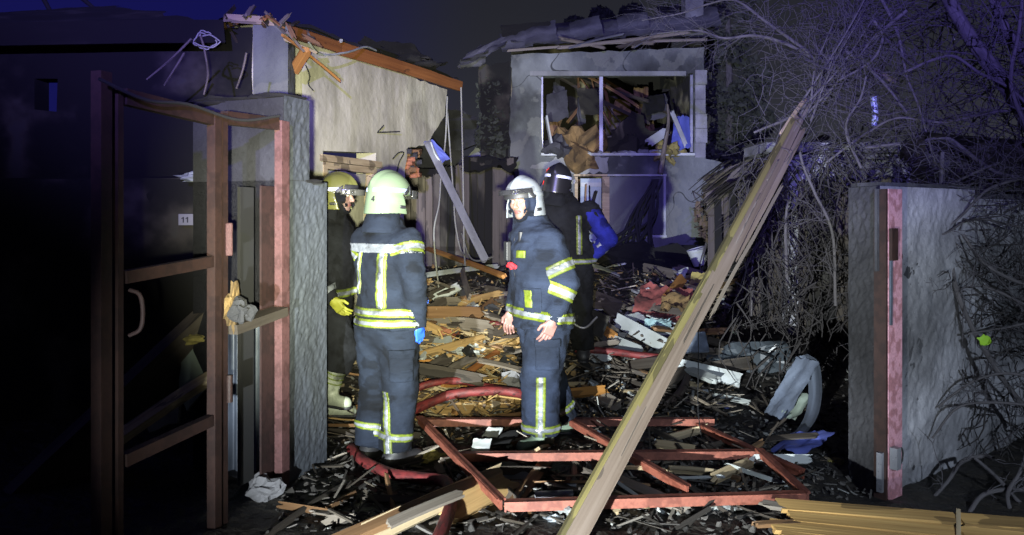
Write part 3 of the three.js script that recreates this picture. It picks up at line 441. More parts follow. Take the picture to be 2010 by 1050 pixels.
{
  const slab = (name, pts, D, tilt, m, l, s) => { const q = pts.map(([x, y]) => P(x, y, D)), c = q[0], g = extrude(jagged(q.map((v) => [v.x - c.x, v.y - c.y]).reverse(), 0.06, 0.012, s), 0.035); g.rotateX(-tilt); solo(name, g.translate(c.x, c.y, c.z), m, l, 'slab'); };
  slab('plaster_slab', [[276, 765], [330, 692], [338, 800], [290, 840]], 4.9, 0.25, M.white, 'broken pale plaster slab seen low through the left gate panel', 3);
  slab('plaster_slab', [[360, 668], [410, 640], [418, 760], [385, 802], [366, 760]], 4.9, 0.25, M.paleGreen, 'greenish broken plaster slab beside the middle gate post', 4);
  slab('plaster_slab', [[290, 835], [350, 795], [352, 832], [300, 850]], 4.75, 0.4, M.greyPlaster, 'small grey plaster slab lying under the taller pale slab behind the gate', 5);
  slab('concrete_slab', [[448, 352], [497, 352], [497, 560], [448, 560]], 5.2, 0.05, M.darkConcrete, 'upright grey slab between the middle gate post and the dark jamb', 6);
  solo('insulation_wad', chunk(11, 0.10, 0.045, 0.07, 3, 0.5).translate(...P(382, 662, 4.85).toArray()), M.foam, 'yellow insulation wad on the greenish slab behind the gate', 'insulation');
  solo('insulation_wad', chunk(12, 0.032, 0.085, 0.04, 4, 0.9).translate(...P(455, 600, 4.02).toArray()), M.ochreRag, 'torn yellow insulation wad stuck on the gate shelf rail', 'insulation');
  solo('plaster_chunk', chunk(13, 0.05, 0.06, 0.05, 3, 0.5).translate(...P(474, 610, 4.0).toArray()), M.darkConcrete, 'grey-green plaster lump resting on the gate shelf rail', 'plaster lump');
  solo('plaster_chunk', chunk(14, 0.10, 0.07, 0.07, 3, 0.5).translate(...P(518, 962, 4.35).toArray()), M.concrete, 'pale plaster lump on the ground at the foot of the gate jamb', 'plaster lump');
  solo('corrugated_sheet', (() => { const a = P(448, 640, 4.6), g = new THREE.PlaneGeometry(0.24, 0.95, 40, 1), p = g.attributes.position; for (let i = 0; i < p.count; i++) p.setZ(i, 0.014 * Math.sin(p.getX(i) * 110)); g.computeVertexNormals(); return g.translate(a.x + 0.10, 0.55, a.z); })(), M.sheet, 'upright corrugated sheet behind the gate shelf, next to the jamb', 'sheet metal');
  solo('fallen_beam', plank(P(470, 590, 5.0), P(-80, 1120, 4.4), 0.30, 0.10, 1.1, 0.03, 0.02), M.dark, 'wide dim brown beam lying aslant behind the gate, out to the lower left', 'beam');
  solo('ground_bar', plank(P(236, 858, 4.35), P(500, 690, 4.9), 0.08, 0.05, 0.3, 0.02, 0.02), M.pale, 'pale slat lying aslant behind the lower gate panels', 'slat');
}

// ---------------------------------------------------------------- right gate pier with the pink post
{
  const pier = thing('concrete_pier', 'weathered concrete gate pier and wall behind the pink post, at the right', 'pier');
  const a = [2.045, -4.70], b = [2.095, -4.40], c = [3.06, -5.11], d = [4.4, -6.05], lump = (x, y, s) => 0.7 * fbm(x * 5, y * 4, s, 4) + 0.5 * fbm(x * 22, y * 18, s, 3);
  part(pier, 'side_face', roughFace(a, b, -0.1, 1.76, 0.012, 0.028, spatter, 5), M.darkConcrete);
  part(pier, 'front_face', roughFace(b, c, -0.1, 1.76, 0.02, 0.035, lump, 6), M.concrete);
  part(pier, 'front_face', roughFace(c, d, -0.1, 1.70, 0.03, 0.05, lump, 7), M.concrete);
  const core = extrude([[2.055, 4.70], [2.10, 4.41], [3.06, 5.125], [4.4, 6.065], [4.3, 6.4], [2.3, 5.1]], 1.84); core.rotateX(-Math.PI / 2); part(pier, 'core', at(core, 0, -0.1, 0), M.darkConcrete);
  part(pier, 'coping', (() => { const g = extrude(jagged([[2.06, 4.70], [2.105, 4.43], [3.06, 5.13], [4.4, 6.07], [4.2, 6.4], [2.3, 5.1]], 0.1, 0.025, 9), 0.022); g.rotateX(-Math.PI / 2); return at(g, 0, 1.762, 0); })(), M.darkConcrete);
  const dir = V(0.965, 0, -0.71).normalize(), bar = (u0, u1, y0, y1, n0, n1, m, nm, par = post) => part(par, nm, box(u0, u1, y0, y1, n0, n1).applyMatrix4(new THREE.Matrix4().makeBasis(dir, V(0, 1, 0), V(-dir.z, 0, dir.x)).setPosition(2.095, 0, -4.40)), m);
  const post = thing('gate_post', 'red-painted steel gate post, pink-toned in the light, fixed to the front of the concrete pier', 'post');
  bar(-0.048, 0.098, 0.0, 1.74, 0.04, 0.075, M.pink, 'flange');
  bar(-0.070, -0.051, 0.0, 1.74, 0.0, 0.07, M.redDarkened, 'web');  // side of the post, its shade given by the darker paint
  bar(-0.05, 0.015, 1.34, 1.52, 0.078, 0.095, M.redDarkened, 'lock_plate');
  bar(-0.047, -0.028, 0.98, 1.34, 0.077, 0.086, M.sheet, 'strip');
  bar(-0.045, 0.0, 0.18, 0.30, 0.078, 0.12, M.steel, 'hinge_lug');
  bar(-0.098, -0.073, 0.05, 0.27, 0.03, 0.06, M.steel, 'hinge_pin');
  bar(-0.100, -0.076, 1.28, 1.74, 0.02, 0.035, M.darkConcrete, 'edge_strip');
  part(post, 'wire', tube([V(2.13, 0.26, -4.32), V(2.18, 0.29, -4.33), V(2.19, 0.22, -4.34), V(2.16, 0.18, -4.33)], 0.005), M.black);
}
// back fence behind the tangle, every board on its own
{
  const f = thing('board_fence', 'dark upright board fence overgrown with roots, right of the house behind the beam', 'fence');
  for (let i = 0; i < 24; i++) { const x = 1395 + i * 15, D = 9.6 - i * 0.1; part(f, 'board', plank(P(x, 660, D), P(x + rr(-4, 4), rr(345, 372), D), 0.085, 0.022, 0, 0.03, 0.02), pick([M.dark, M.dark, M.sootTone])); }
  part(f, 'backing', (() => { const a = P(1390, 360, 9.9), b = P(1800, 360, 7.4); return roughFace([a.x, a.z], [b.x, b.z], 0, 1.9, 0.1, 0.08, (x, y) => fbm(x * 4, y * 4, 3)); })(), M.sootTone);
}
solo('low_outbuilding', mergeGeometries([box(3.0, 4.9, 0, 2.25, -8.6, -8.4), box(2.7, 5.2, 2.26, 2.36, -9, -8.2)]), M.concrete, 'bluish rendered outbuilding wall above the right pier, behind the branches', 'outbuilding');
{
  const t = thing('thatch_roof', 'sagging olive thatch roof edge between the house and the branches', 'thatch'); const gs = [];
  for (let i = 0; i < 90; i++) { const x = rr(1405, 1590), y = lerp(330, 262, (x - 1405) / 185) + rr(-6, 60), D = rr(8.8, 9.4), l = rr(30, 70); gs.push(tube([P(x, y, D), P(x - l * 0.5, y + l * 0.35, D - 0.1), P(x - l, y + l * rr(0.6, 1.0), D - 0.12)], 0.012, 0.004, 4, 3)); }
  part(t, 'straw', mergeGeometries(gs), woodMat(0.022, 0.020, 0.010)).userData.kind = 'stuff';
  part(t, 'base', sheet(P(1385, 345, 9.3), P(1620, 262, 9.2), P(1385, 420, 9.6), 0.08, 81, 16, 0.05), M.dark);
}
// dry bush in front of the right side of the house
{
  const t = thing('dead_bush', 'dead brown bush hanging in front of the right lower house wall', 'bush'), gs = [], st = [];
  for (let i = 0; i < 700; i++) { const a = rnd() * 6.28, r = Math.sqrt(rnd()), p = P(1425 + Math.cos(a) * r * 62, 425 + Math.sin(a) * r * 62, rr(10.4, 11.3)), g = new THREE.PlaneGeometry(rr(0.03, 0.07), rr(0.05, 0.12), 1, 2); const q = g.attributes.position; for (let k = 0; k < q.count; k++) q.setZ(k, 0.3 * q.getX(k)); g.rotateX(rr(-1.5, 1.5)); g.rotateY(rr(-3, 3)); gs.push(g.translate(p.x, p.y, p.z)); }
  for (let i = 0; i < 40; i++) { const p = P(rr(1375, 1480), rr(380, 470), 10.7); st.push(tube([p, p.clone().add(V(rr(-0.25, 0.25), rr(-0.5, 0.2), 0.1)), p.clone().add(V(rr(-0.4, 0.4), rr(-1.1, -0.2), 0.1))], 0.012, 0.004, 6, 4)); }
  const lf = mergeGeometries(gs); lf.computeVertexNormals();
  part(t, 'dead_leaves', lf, mat({ color: col(0.085, 0.06, 0.04), roughness: 0.9, side: THREE.DoubleSide })).userData.kind = 'stuff';
  part(t, 'stem', mergeGeometries(st), M.bark);
}

// ---------------------------------------------------------------- leaning beam, splintered
{
  const b = thing('leaning_beam', 'long splintered wooden beam leaning aslant across the yard from the front to the branches', 'beam');
  const lo = P(1085, 1130, 3.45), hi = P(1566, 232, 6.2), mid = (t, dx = 0, dy = 0, dz = 0) => lo.clone().lerp(hi, t).add(V(dx, dy, dz));
  part(b, 'timber', plank(mid(-0.02), mid(1.0), 0.098, 0.048, 0.95, 0.03, 0.03), M.beam);
  part(b, 'timber', plank(mid(0, -0.062, 0.015, 0.030), mid(0.985, -0.034, 0.02, 0.02), 0.036, 0.04, 0.95, 0.03, 0.03), M.beamPale);
  part(b, 'splinter', plank(mid(0.58, 0.05, -0.06, -0.01), mid(0.98, 0.075, -0.05, -0.02), 0.045, 0.02, 0.8, 0.08, 0.02), M.beam);
  part(b, 'splinter', plank(mid(0.45, 0.075, -0.08, -0.01), mid(0.80, 0.125, -0.07, -0.04), 0.022, 0.015, 0.5, 0.06, 0.02), M.grey);
  for (let i = 0; i < 12; i++) { const t = rr(0.15, 0.95), dx = rr(-0.03, 0.05); part(b, 'splinter', plank(mid(t, dx, 0.024, 0.026), mid(t + rr(0.04, 0.14), dx + rr(-0.01, 0.01), 0.026 + rr(0, 0.012), 0.028), rr(0.006, 0.014), 0.006, rr(0, 2), 0.02, 0.004), pick([M.grey, M.brown, M.beam, M.dark])); }
  part(b, 'splinter', plank(mid(0.93, -0.06, 0.02, 0.02), mid(1.06, 0.0, 0.04, 0), 0.03, 0.014, 0.2, 0.08, 0.02), M.pale);
  part(b, 'splinter', plank(mid(0.95, 0.02, 0.0, 0.02), mid(1.12, 0.03, -0.02, 0), 0.02, 0.012, 0.7, 0.08, 0.02), M.grey);
}
// ---------------------------------------------------------------- red frame lying on the ground
{
  const f = thing('fallen_gate', 'fallen rusty red angle-iron gate frame lying across the debris in front of the firefighters', 'frame');
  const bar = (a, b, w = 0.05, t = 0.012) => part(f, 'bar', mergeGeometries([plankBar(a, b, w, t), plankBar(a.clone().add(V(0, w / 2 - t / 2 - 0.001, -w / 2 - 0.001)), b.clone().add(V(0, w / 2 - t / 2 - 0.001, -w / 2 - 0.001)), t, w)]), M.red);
  function plankBar(a, b, h, d) { const L = a.distanceTo(b), g = box(-L / 2, L / 2, -h / 2, h / 2, -d / 2, d / 2), X = b.clone().sub(a).normalize(), Z = V(0, 0, 0).crossVectors(X, V(0, 1, 0)).normalize(), Y = V(0, 0, 0).crossVectors(Z, X); return g.applyMatrix4(new THREE.Matrix4().makeBasis(X, Y, Z).setPosition(a.clone().add(b).multiplyScalar(0.5))); }
  const A0 = P(990, 995, 3.98), A1 = P(1582, 977, 4.08), B0 = P(905, 898, 4.72), B1 = P(1492, 893, 4.86), C0 = P(832, 830, 5.45), C1 = P(1402, 829, 5.6);
  bar(A0, A1); bar(B0, B1); bar(C0, C1);
  const up = V(0, 0.012, 0);
  bar(P(984, 996, 3.96).add(up), P(822, 828, 5.42).add(up)); bar(A1.clone().add(V(0.01, 0, 0)), P(1492, 893, 4.84).add(up)); bar(P(1490, 893, 4.9), P(1372, 838, 5.55));
  bar(P(1350, 968, 4.12).add(up), P(1112, 828, 5.5).add(up)); bar(P(1578, 932, 4.5), P(1494, 894, 4.8));
}
// ---------------------------------------------------------------- planks of the fallen wooden panel, lower right
{
  const panel = thing('wooden_panel', 'fallen tongue-and-groove wooden panel, brightly lit, in the lower right corner', 'panel');
  const e = (i, px) => { const D = 3.78 - i * 0.085; const y0 = 992 + i * 21, y1 = 1030 + i * 29; return P(px, lerp(y0, y1, (px - 1530) / 480), D).add(V(0, 0, 0)); };
  for (let i = 0; i < 6; i++) {
    const m = M.board, x0 = 1528 + [0, 22, -15, 10, 0, 20][i], x1 = 1878 + (i % 3) * 2;
    part(panel, 'board', plank(e(i, x0), e(i, x1), 0.089, 0.022, 0.22, 0.012, 0.002), m);
    part(panel, 'board', plank(e(i, x1 + 6), e(i, 2260), 0.089, 0.022, 0.24, 0.006, 0.002), M.board);
  }
  part(panel, 'joint_strip', plank(e(-0.6, 1881), e(5.5, 1883), 0.02, 0.03, 0, 0.005, 0), M.pale);
  part(panel, 'splinter', plank(e(0, 1500), e(0.2, 1560), 0.05, 0.02, 0.2, 0.05), M.grey);
  part(panel, 'splinter', plank(e(2, 1490), e(1.4, 1580), 0.03, 0.02, 0.2, 0.06), M.brown);
}
// ---------------------------------------------------------------- timbers: [from, to (bearing px), lift, width, thick, roll, tone, label]
const timbers = [
  [700, 1058, 985, 930, 0.09, 0.11, 0.05, 0.9, 'pale', 'broad pale split timber in the lower foreground, left of the hose end'],
  [640, 1075, 940, 948, 0.10, 0.07, 0.05, 0.3, 'brown', 'brown squared timber at the far left edge of the foreground timbers'],
  [760, 1030, 905, 968, 0.16, 0.05, 0.02, 0.4, 'grey', 'narrow greyish slat lying on the foreground timbers'],
  [880, 1010, 1000, 948, 0.06, 0.12, 0.06, 0.6, 'pine', 'short squared timber with a sawn end right of the hose curve'],
  [1000, 1000, 1075, 900, 0.03, 0.07, 0.03, 0.6, 'brown', 'dark brown slat lying under the fallen frame near the middle'],
  [960, 930, 1060, 888, 0.05, 0.07, 0.03, 0.5, 'grey', 'weathered short plank under the middle rail of the fallen frame'],
  [818, 700, 950, 664, 0.09, 0.075, 0.04, 0.5, 'pine', 'bright yellow plank with a sawn end, by the blue glove'],
  [800, 715, 960, 690, 0.03, 0.06, 0.04, 0.5, 'grey', 'grey plank just under the bright yellow plank'],
  [795, 752, 948, 700, 0.04, 0.05, 0.03, 0.4, 'pale', 'thin pale plank in the heap below the yellow plank'],
  [838, 730, 888, 712, 0.08, 0.08, 0.03, 0.7, 'amber', 'short amber plank left of the white rag heap'],
  [905, 742, 978, 690, 0.08, 0.055, 0.03, 0.7, 'orange', 'orange varnished batten standing out of the heap, left of the white-helmeted figure'],
  [930, 730, 1010, 700, 0.05, 0.06, 0.03, 0.7, 'pine', 'pine slat beside the orange batten'],
  [918, 705, 1015, 668, 0.03, 0.07, 0.03, 0.3, 'amber', 'amber plank running behind the legs of the white-helmeted figure'],
  [850, 808, 1010, 792, 0.05, 0.09, 0.04, 0.5, 'pine', 'wide yellow plank between the hoses and the frame'],
  [825, 822, 880, 810, 0.02, 0.08, 0.04, 0.5, 'pale', 'short pale plank at the left end of the rear frame rail'],
  [1030, 782, 1188, 766, 0.10, 0.07, 0.05, 0.9, 'amber', 'pointed bright orange-yellow plank right of the white-helmeted figure\'s leg'],
  [815, 480, 990, 542, 0.30, 0.06, 0.04, 0.5, 'amber', 'long orange batten sloping down right under the gutter'],
  [846, 590, 902, 562, 0.10, 0.10, 0.03, 0.8, 'white', 'whitish board lying aslant beyond the right arm of the helmeted figure with the number'],
  [908, 530, 922, 584, 0.20, 0.07, 0.03, 1.2, 'grey', 'upright grey stub below the gutter foot'],
  [836, 540, 978, 522, 0.16, 0.06, 0.03, 0.6, 'white', 'thin whitish strip crossing below the gutter foot'],
  [905, 652, 972, 592, 0.06, 0.12, 0.03, 0.7, 'brown', 'mossy brown plank slanting up to the right behind the figures'],
  [880, 668, 1003, 588, 0.02, 0.05, 0.03, 0.7, 'red', 'thin reddish batten behind the white-helmeted figure'],
  [1160, 690, 1330, 650, -0.02, 0.10, 0.03, 0.4, 'brown', 'brown plank right of the helmeted figures, towards the red carpet'],
  [1210, 628, 1330, 692, 0.12, 0.14, 0.03, 1.0, 'white', 'whitish broken board sloping down right in the middle heap'],
  [1186, 664, 1256, 692, 0.10, 0.13, 0.02, 0.9, 'white', 'bluish-white triangular board piece in the middle heap'],
  [1170, 640, 1205, 665, 0.12, 0.10, 0.08, 0.5, 'amber', 'short ochre beam end in the middle heap'],
  [1140, 600, 1210, 650, 0.16, 0.05, 0.03, 0.5, 'grey', 'grey batten behind the ochre beam end'],
  [1350, 730, 1466, 688, 0.06, 0.045, 0.03, 0.6, 'grey', 'long thin grey pole lying right of the leaning beam'],
  [1405, 565, 1465, 546, 0.34, 0.05, 0.03, 0.4, 'pine', 'yellowish batten sticking out to the right of the leaning beam'],
  [1300, 560, 1370, 540, 0.10, 0.07, 0.03, 0.4, 'pale', 'pale lath on the heap at the right foot of the house'],
  [1300, 590, 1390, 520, 0.12, 0.05, 0.03, 0.8, 'white', 'whitish lath on the heap at the right foot of the house'],
  [1310, 585, 1340, 545, 0.14, 0.12, 0.03, 0.9, 'amber', 'short amber board standing in the heap at the right foot of the house'],
  [1345, 560, 1420, 585, 0.10, 0.08, 0.03, 0.4, 'pale', 'short pale plank behind the leaning beam at the house foot'],
  [1185, 930, 1345, 1000, 0.03, 0.06, 0.03, 0.5, 'grey', 'grey moulding lying between the frame rails right of the beam'],
  [1170, 960, 1215, 1005, 0.05, 0.035, 0.02, 0.5, 'pale', 'thin pale lath between the lower frame rails'],
  [1400, 940, 1472, 908, 0.06, 0.06, 0.03, 0.5, 'pale', 'pale split wood piece in the dark part inside the frame'],
  [1285, 870, 1365, 882, 0.05, 0.05, 0.03, 0.5, 'pale', 'pale broken slat between the rear rails of the frame'],
  [1380, 880, 1430, 866, 0.03, 0.03, 0.02, 0.5, 'grey', 'thin grey stick between the rear rails of the frame'],
  [1400, 776, 1470, 790, 0.06, 0.04, 0.02, 0.5, 'white', 'white plastic strip on the dark ground left of the bent sheet'],
  [1160, 770, 1215, 800, 0.06, 0.14, 0.02, 0.4, 'grey', 'grey flat board under the pointed orange-yellow plank'],
  [838, 860, 900, 1010, 0.0, 0.05, 0.03, 0.3, 'dark', 'charred batten beside the left side of the frame'],
];
M.whiteWood = M.white;
for (const [x0, y0, x1, y1, lift, w, t, roll, tone, label] of timbers) solo('timber', plank(G(x0, y0, lift).add(V(0, 0, 0)), G(x1, y1, lift), w, t, roll, Math.min(0.05, w * 0.4), 0.012), tone === 'red' ? M.red : M[tone], label, 'timber');
// small unnamed-looking wood pieces: countable, alike
{
  const spots = [];
  for (let i = 0; i < 95; i++) spots.push([rr(815, 1010), rr(590, 830)]); for (let i = 0; i < 60; i++) spots.push([rr(1130, 1420), rr(560, 800)]); for (let i = 0; i < 30; i++) spots.push([rr(1290, 1410), rr(510, 600)]); for (let i = 0; i < 40; i++) spots.push([rr(900, 1560), rr(840, 1000)]); for (let i = 0; i < 8; i++) spots.push([rr(570, 900), rr(930, 1040)]); for (let i = 0; i < 22; i++) spots.push([rr(645, 720), rr(650, 850)]);
  for (const [x, y] of spots) {
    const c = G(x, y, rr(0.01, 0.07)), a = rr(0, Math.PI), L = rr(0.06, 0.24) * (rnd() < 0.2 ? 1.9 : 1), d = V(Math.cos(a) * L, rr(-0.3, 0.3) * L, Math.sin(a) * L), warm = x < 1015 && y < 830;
    solo('wood_splinter', plank(c.clone().sub(d), c.clone().add(d), rr(0.018, 0.06), rr(0.008, 0.025), rr(0, 3), 0.03, 0.02), pick(y > 860 && x < 900 ? [M.dark, M.brown, M.dark, M.grey] : warm ? [M.pine, M.amber, M.pale, M.pine, M.brown, M.grey, M.pale] : [M.grey, M.brown, M.dark, M.pale, M.white, M.grey, M.dark]), 'small splintered wood piece lying loose in the debris', 'splinter', 'splintered wood pieces in the debris');  // front left picks darker woods in place of missing light
  }
}
// larger torn boards and slabs heaped from the middle of the yard to the far house
for (let i = 0; i < 78; i++) {
  const left = i % 2, c = left ? G(rr(800, 1015), rr(540, 735), rr(0.03, 0.16)) : G(rr(1130, 1430), rr(505, 745), rr(0.03, 0.16)), a = (left ? rr(-0.9, 1.5) : rr(-1.5, 0.9)), L = rr(0.12, 0.38), d = V(Math.cos(a) * L, rr(-0.32, 0.32) * L, -Math.sin(a) * L * 0.9);
  solo('torn_board', plank(c.clone().sub(d), c.clone().add(d), rr(0.05, 0.14), rr(0.012, 0.035), rr(0.1, 1.2), 0.06, 0.025), pick(left ? [M.pine, M.grey, M.grey, M.brown, M.brown, M.dark, M.dark, M.dark] : [M.grey, M.brown, M.dark, M.dark, M.white, M.grey, M.dark]), left ? 'torn board in the heap between the left firefighters and the shed' : 'torn board in the heap between the red carpet and the far house', 'board', left ? 'torn boards in the left heap' : 'torn boards in the right heap');
}
for (let i = 0; i < 46; i++) {
  const left = i % 2, c = left ? G(rr(805, 1010), rr(530, 760), 0.03) : G(rr(1140, 1440), rr(500, 770), 0.03), n = 5, w = rr(0.06, 0.20), pts = []; for (let k = 0; k < n; k++) { const a = k / n * 6.283 + rr(-0.3, 0.3), r = w * rr(0.6, 1.1); pts.push([Math.cos(a) * r, Math.sin(a) * r * 0.75]); }
  const g = extrude(jagged(pts, 0.04, 0.008, i), rr(0.012, 0.04)); g.rotateX(rr(-1.5, -0.5)); g.rotateY(rr(-1.2, 1.2)); g.rotateZ(rr(-0.3, 0.3));
  solo('plaster_piece', g.translate(c.x, c.y + rr(0, 0.06), c.z), pick([M.greyPlaster, M.darkConcrete, M.darkConcrete, M.white, M.concrete, M.sootTone, M.sootTone]), left ? 'broken flat plaster piece in the heap left of the white-helmeted firefighter' : 'broken flat plaster piece in the heap right of the white-helmeted firefighter', 'plaster', left ? 'plaster pieces in the left heap' : 'plaster pieces in the right heap');
}
// other single things in the debris
const flat = (x, y, w, h, d, s, m, name, label, cat, rough = 0.35, det = 2) => { const q = G(x, y); return solo(name, chunk(s, w, h, d, det, rough).translate(q.x, q.y + h * 0.6, q.z), m, label, cat); };
flat(868, 656, 0.135, 0.05, 0.09, 21, M.brick, 'brick_block', 'broken orange hollow brick block beside the blue glove', 'brick', 0.22, 3);
for (const [x, y, s] of [[880, 700, 1], [905, 698, 2], [930, 694, 3], [918, 706, 4]]) flat(x, y, 0.085, 0.055, 0.06, 30 + s, M.white, 'white_rag', ['', 'leftmost of the crumpled white rags below the yellow plank', 'second crumpled white rag in the heap, under the grey plank', 'rightmost crumpled white rag in the heap', 'lowest crumpled white rag in the heap'][s], 'rag', 0.8, 4);
flat(862, 715, 0.06, 0.05, 0.05, 36, M.white, 'white_rag', 'small crumpled white rag by the amber plank', 'rag', 0.8, 3);
flat(848, 745, 0.07, 0.035, 0.05, 37, M.paleGreen, 'crumpled_foil', 'crumpled pale foil left above the upper hose', 'foil', 0.7, 3);
flat(880, 760, 0.045, 0.03, 0.04, 38, M.sheet, 'crumpled_foil', 'bluish crumpled foil between the two hoses', 'foil', 0.7, 3);
flat(878, 792, 0.04, 0.04, 0.04, 39, M.sheet, 'crumpled_foil', 'bluish crumpled foil below the lower hose', 'foil', 0.7, 3);
flat(842, 905, 0.09, 0.035, 0.06, 40, M.foam, 'insulation_lump', 'crumbled yellow insulation lump behind the left side of the frame', 'insulation', 0.9, 4);
flat(808, 900, 0.035, 0.03, 0.04, 41, M.foam, 'insulation_lump', 'small dark yellow insulation lump beside the boots of the figure from behind', 'insulation', 0.8, 3);
flat(1000, 880, 0.02, 0.02, 0.02, 42, M.white, 'plaster_piece', 'tiny white plaster piece by the pale boot', 'plaster lump');
const tile = (pts, lift, m, name, label, cat, s) => { const q = pts.map(([x, y]) => G(x, y, lift)); const g = sheet(q[0], q[1], q[2], 0.01, s, 6, 0.018); return solo(name, g, m, label, cat); };
solo('white_sheet_piece', sheet(P(922, 889, 4.82), P(958, 889, 4.82), P(930, 862, 4.9), 0.012, 91, 6, 0.012), M.white, 'upright pale plaster shard behind the middle frame rail', 'shard');
solo('white_sheet_piece', sheet(P(946, 856, 5.1), P(976, 858, 5.1), P(958, 838, 5.15), 0.010, 92, 6, 0.012), M.white, 'small white shard in front of the pale boot', 'shard');
solo('dark_board', sheet(P(930, 880, 4.9), P(1000, 872, 5.0), P(958, 850, 5.2), 0.015, 93, 6, 0.015), M.sootTone, 'dark bent board lying behind the white shards', 'board');
solo('red_carpet', sheet(P(1228, 636, 8.0), P(1335, 652, 8.0), P(1262, 556, 8.6), 0.07, 101, 22, 0.012), M.redRag, 'crumpled dull red carpet heaped in the middle debris', 'carpet');
solo('ochre_cloth', sheet(P(1296, 612, 7.9), P(1352, 606, 8.0), P(1300, 584, 8.2), 0.06, 102, 16, 0.008), M.ochreRag, 'small ochre cloth on the right end of the red carpet', 'cloth');
solo('turquoise_cloth', sheet(P(1266, 655, 7.7), P(1318, 650, 7.7), P(1264, 630, 7.8), 0.05, 103, 16, 0.008), mat({ color: col(0.28, 0.42, 0.42), roughness: 0.9, side: THREE.DoubleSide, map: T.fabric }), 'torn turquoise cloth on the lower edge of the red carpet', 'cloth');
solo('panel_box', (() => { const g = new RoundedBoxGeometry(0.24, 0.19, 0.04, 2, 0.01); g.rotateX(-0.5); g.rotateY(0.2); const q = P(1363, 672, 6.9); return g.translate(q.x, q.y, q.z); })(), M.sheet, 'pale blue-grey plastic case lying right of the leaning beam', 'case');
solo('dark_crate', (() => { const g = new RoundedBoxGeometry(0.34, 0.22, 0.2, 2, 0.02); g.rotateZ(-0.4); g.rotateY(0.4); const q = P(1152, 628, 7.2); return g.translate(q.x, q.y, q.z); })(), M.sootTone, 'dark green crate behind the white-helmeted figure\'s hand', 'crate');
solo('crate_handle', tube([P(1115, 628, 7.05), P(1146, 644, 7.0), P(1172, 622, 7.05)], 0.012), M.steel, 'pale metal edge rod on the dark crate', 'rod');
for (const [x, y, D, s, l] of [[1318, 575, 9.2, 1, 'yellow torn insulation slab in the heap at the right foot of the house'], [1318, 545, 9.6, 2, 'pale torn paper bale in the heap at the right foot of the house'], [1372, 555, 9.4, 3, 'yellowish broken board corner behind the leaning beam']]) solo('insulation_slab', sheet(P(x - 24, y + 14, D), P(x + 22, y + 18, D), P(x - 14, y - 20, D + 0.2), 0.06, 110 + s, 12, 0.05), s === 2 ? M.white : M.foam, l, 'insulation');
solo('bin_bag', chunk(51, 0.28, 0.16, 0.22, 4, 0.45).translate(...(() => { const q = G(1490, 722); return [q.x, q.y + 0.08, q.z]; })()), M.bag, 'dark shiny heap of plastic sheeting left of the bent sheet metal', 'plastic sheeting');
solo('bin_bag', chunk(52, 0.16, 0.09, 0.14, 4, 0.45).translate(...(() => { const q = G(1415, 722); return [q.x, q.y + 0.04, q.z]; })()), M.bag, 'small dark plastic heap right of the thin grey pole', 'plastic sheeting');
// bent sheet metal at the right
{
  const t = thing('bent_sheet_metal', 'bent grey-blue sheet metal arching up from the ground left of the concrete pier', 'sheet metal');
  part(t, 'panel', sheet(P(1500, 808, 5.9), P(1540, 824, 5.7), P(1566, 700, 6.0), 0.018, 121, 14, 0.006), M.sheet);
  const rib = []; const c = [[1572, 698, 6.0], [1592, 712, 5.9], [1600, 760, 5.75], [1594, 810, 5.6], [1572, 848, 5.4], [1540, 880, 5.2], [1500, 884, 5.15]].map(([x, y, d]) => P(x, y, d)), cc = new THREE.CatmullRomCurve3(c), g = new THREE.PlaneGeometry(1, 1, 40, 3), p = g.attributes.position;
  for (let i = 0; i < p.count; i++) { const q = cc.getPointAt(p.getX(i) + 0.5), w = p.getY(i); p.setXYZ(i, q.x + w * 0.05, q.y + w * 0.05, q.z + w * 0.13); } g.computeVertexNormals();
  part(t, 'strip', g, M.sheet);
  part(t, 'flap', sheet(P(1500, 886, 5.1), P(1580, 890, 5.0), P(1560, 850, 5.3), 0.03, 123, 10, 0.005), M.blueSheet);
  part(t, 'lining', sheet(P(1530, 818, 5.75), P(1560, 826, 5.7), P(1568, 770, 5.9), 0.03, 124, 8, 0.005), M.paleGreen);
}
for (const [x, y, w, m, l] of [[1640, 908, 0.05, 'foam', 'small yellow-green shard on the dark ground before the right pier'], [1418, 800, 0.07, 'blueSheet', 'flat purple-blue plastic piece on the dark ground'], [1385, 770, 0.05, 'rag', 'small bluish-white scrap right of the leaning beam'], [1440, 962, 0.035, 'rag', 'small bluish-white scrap inside the frame at its right'], [1450, 935, 0.03, 'paleGreen', 'small greenish scrap above the bluish one inside the frame'], [1420, 998, 0.09, 'white', 'long pale scrap under the front frame rail'], [915, 1000, 0.05, 'paleGreen', 'greenish plaster scrap left below the frame corner'], [1085, 1022, 0.05, 'rag', 'pale scrap below the front frame rail beside the beam foot'], [1245, 910, 0.04, 'white', 'small white scrap right of the beam in the frame'], [1190, 720, 0.04, 'white', 'white scrap under the red hose on the right'], [1240, 715, 0.05, 'white', 'torn white paper under the red hose on the right'], [1440, 655, 0.04, 'paleGreen', 'pale scrap right of the blue-grey case'], [1425, 540, 0.05, 'rag', 'pale scrap by the fence'], [1395, 610, 0.07, 'paleGreen', 'greenish scrap on the dark mound right of the beam']])
  flat(x, y, w, w * 0.35, w * 0.7, Math.round(x), M[m], 'scrap', l, 'scrap', 0.5, 2);
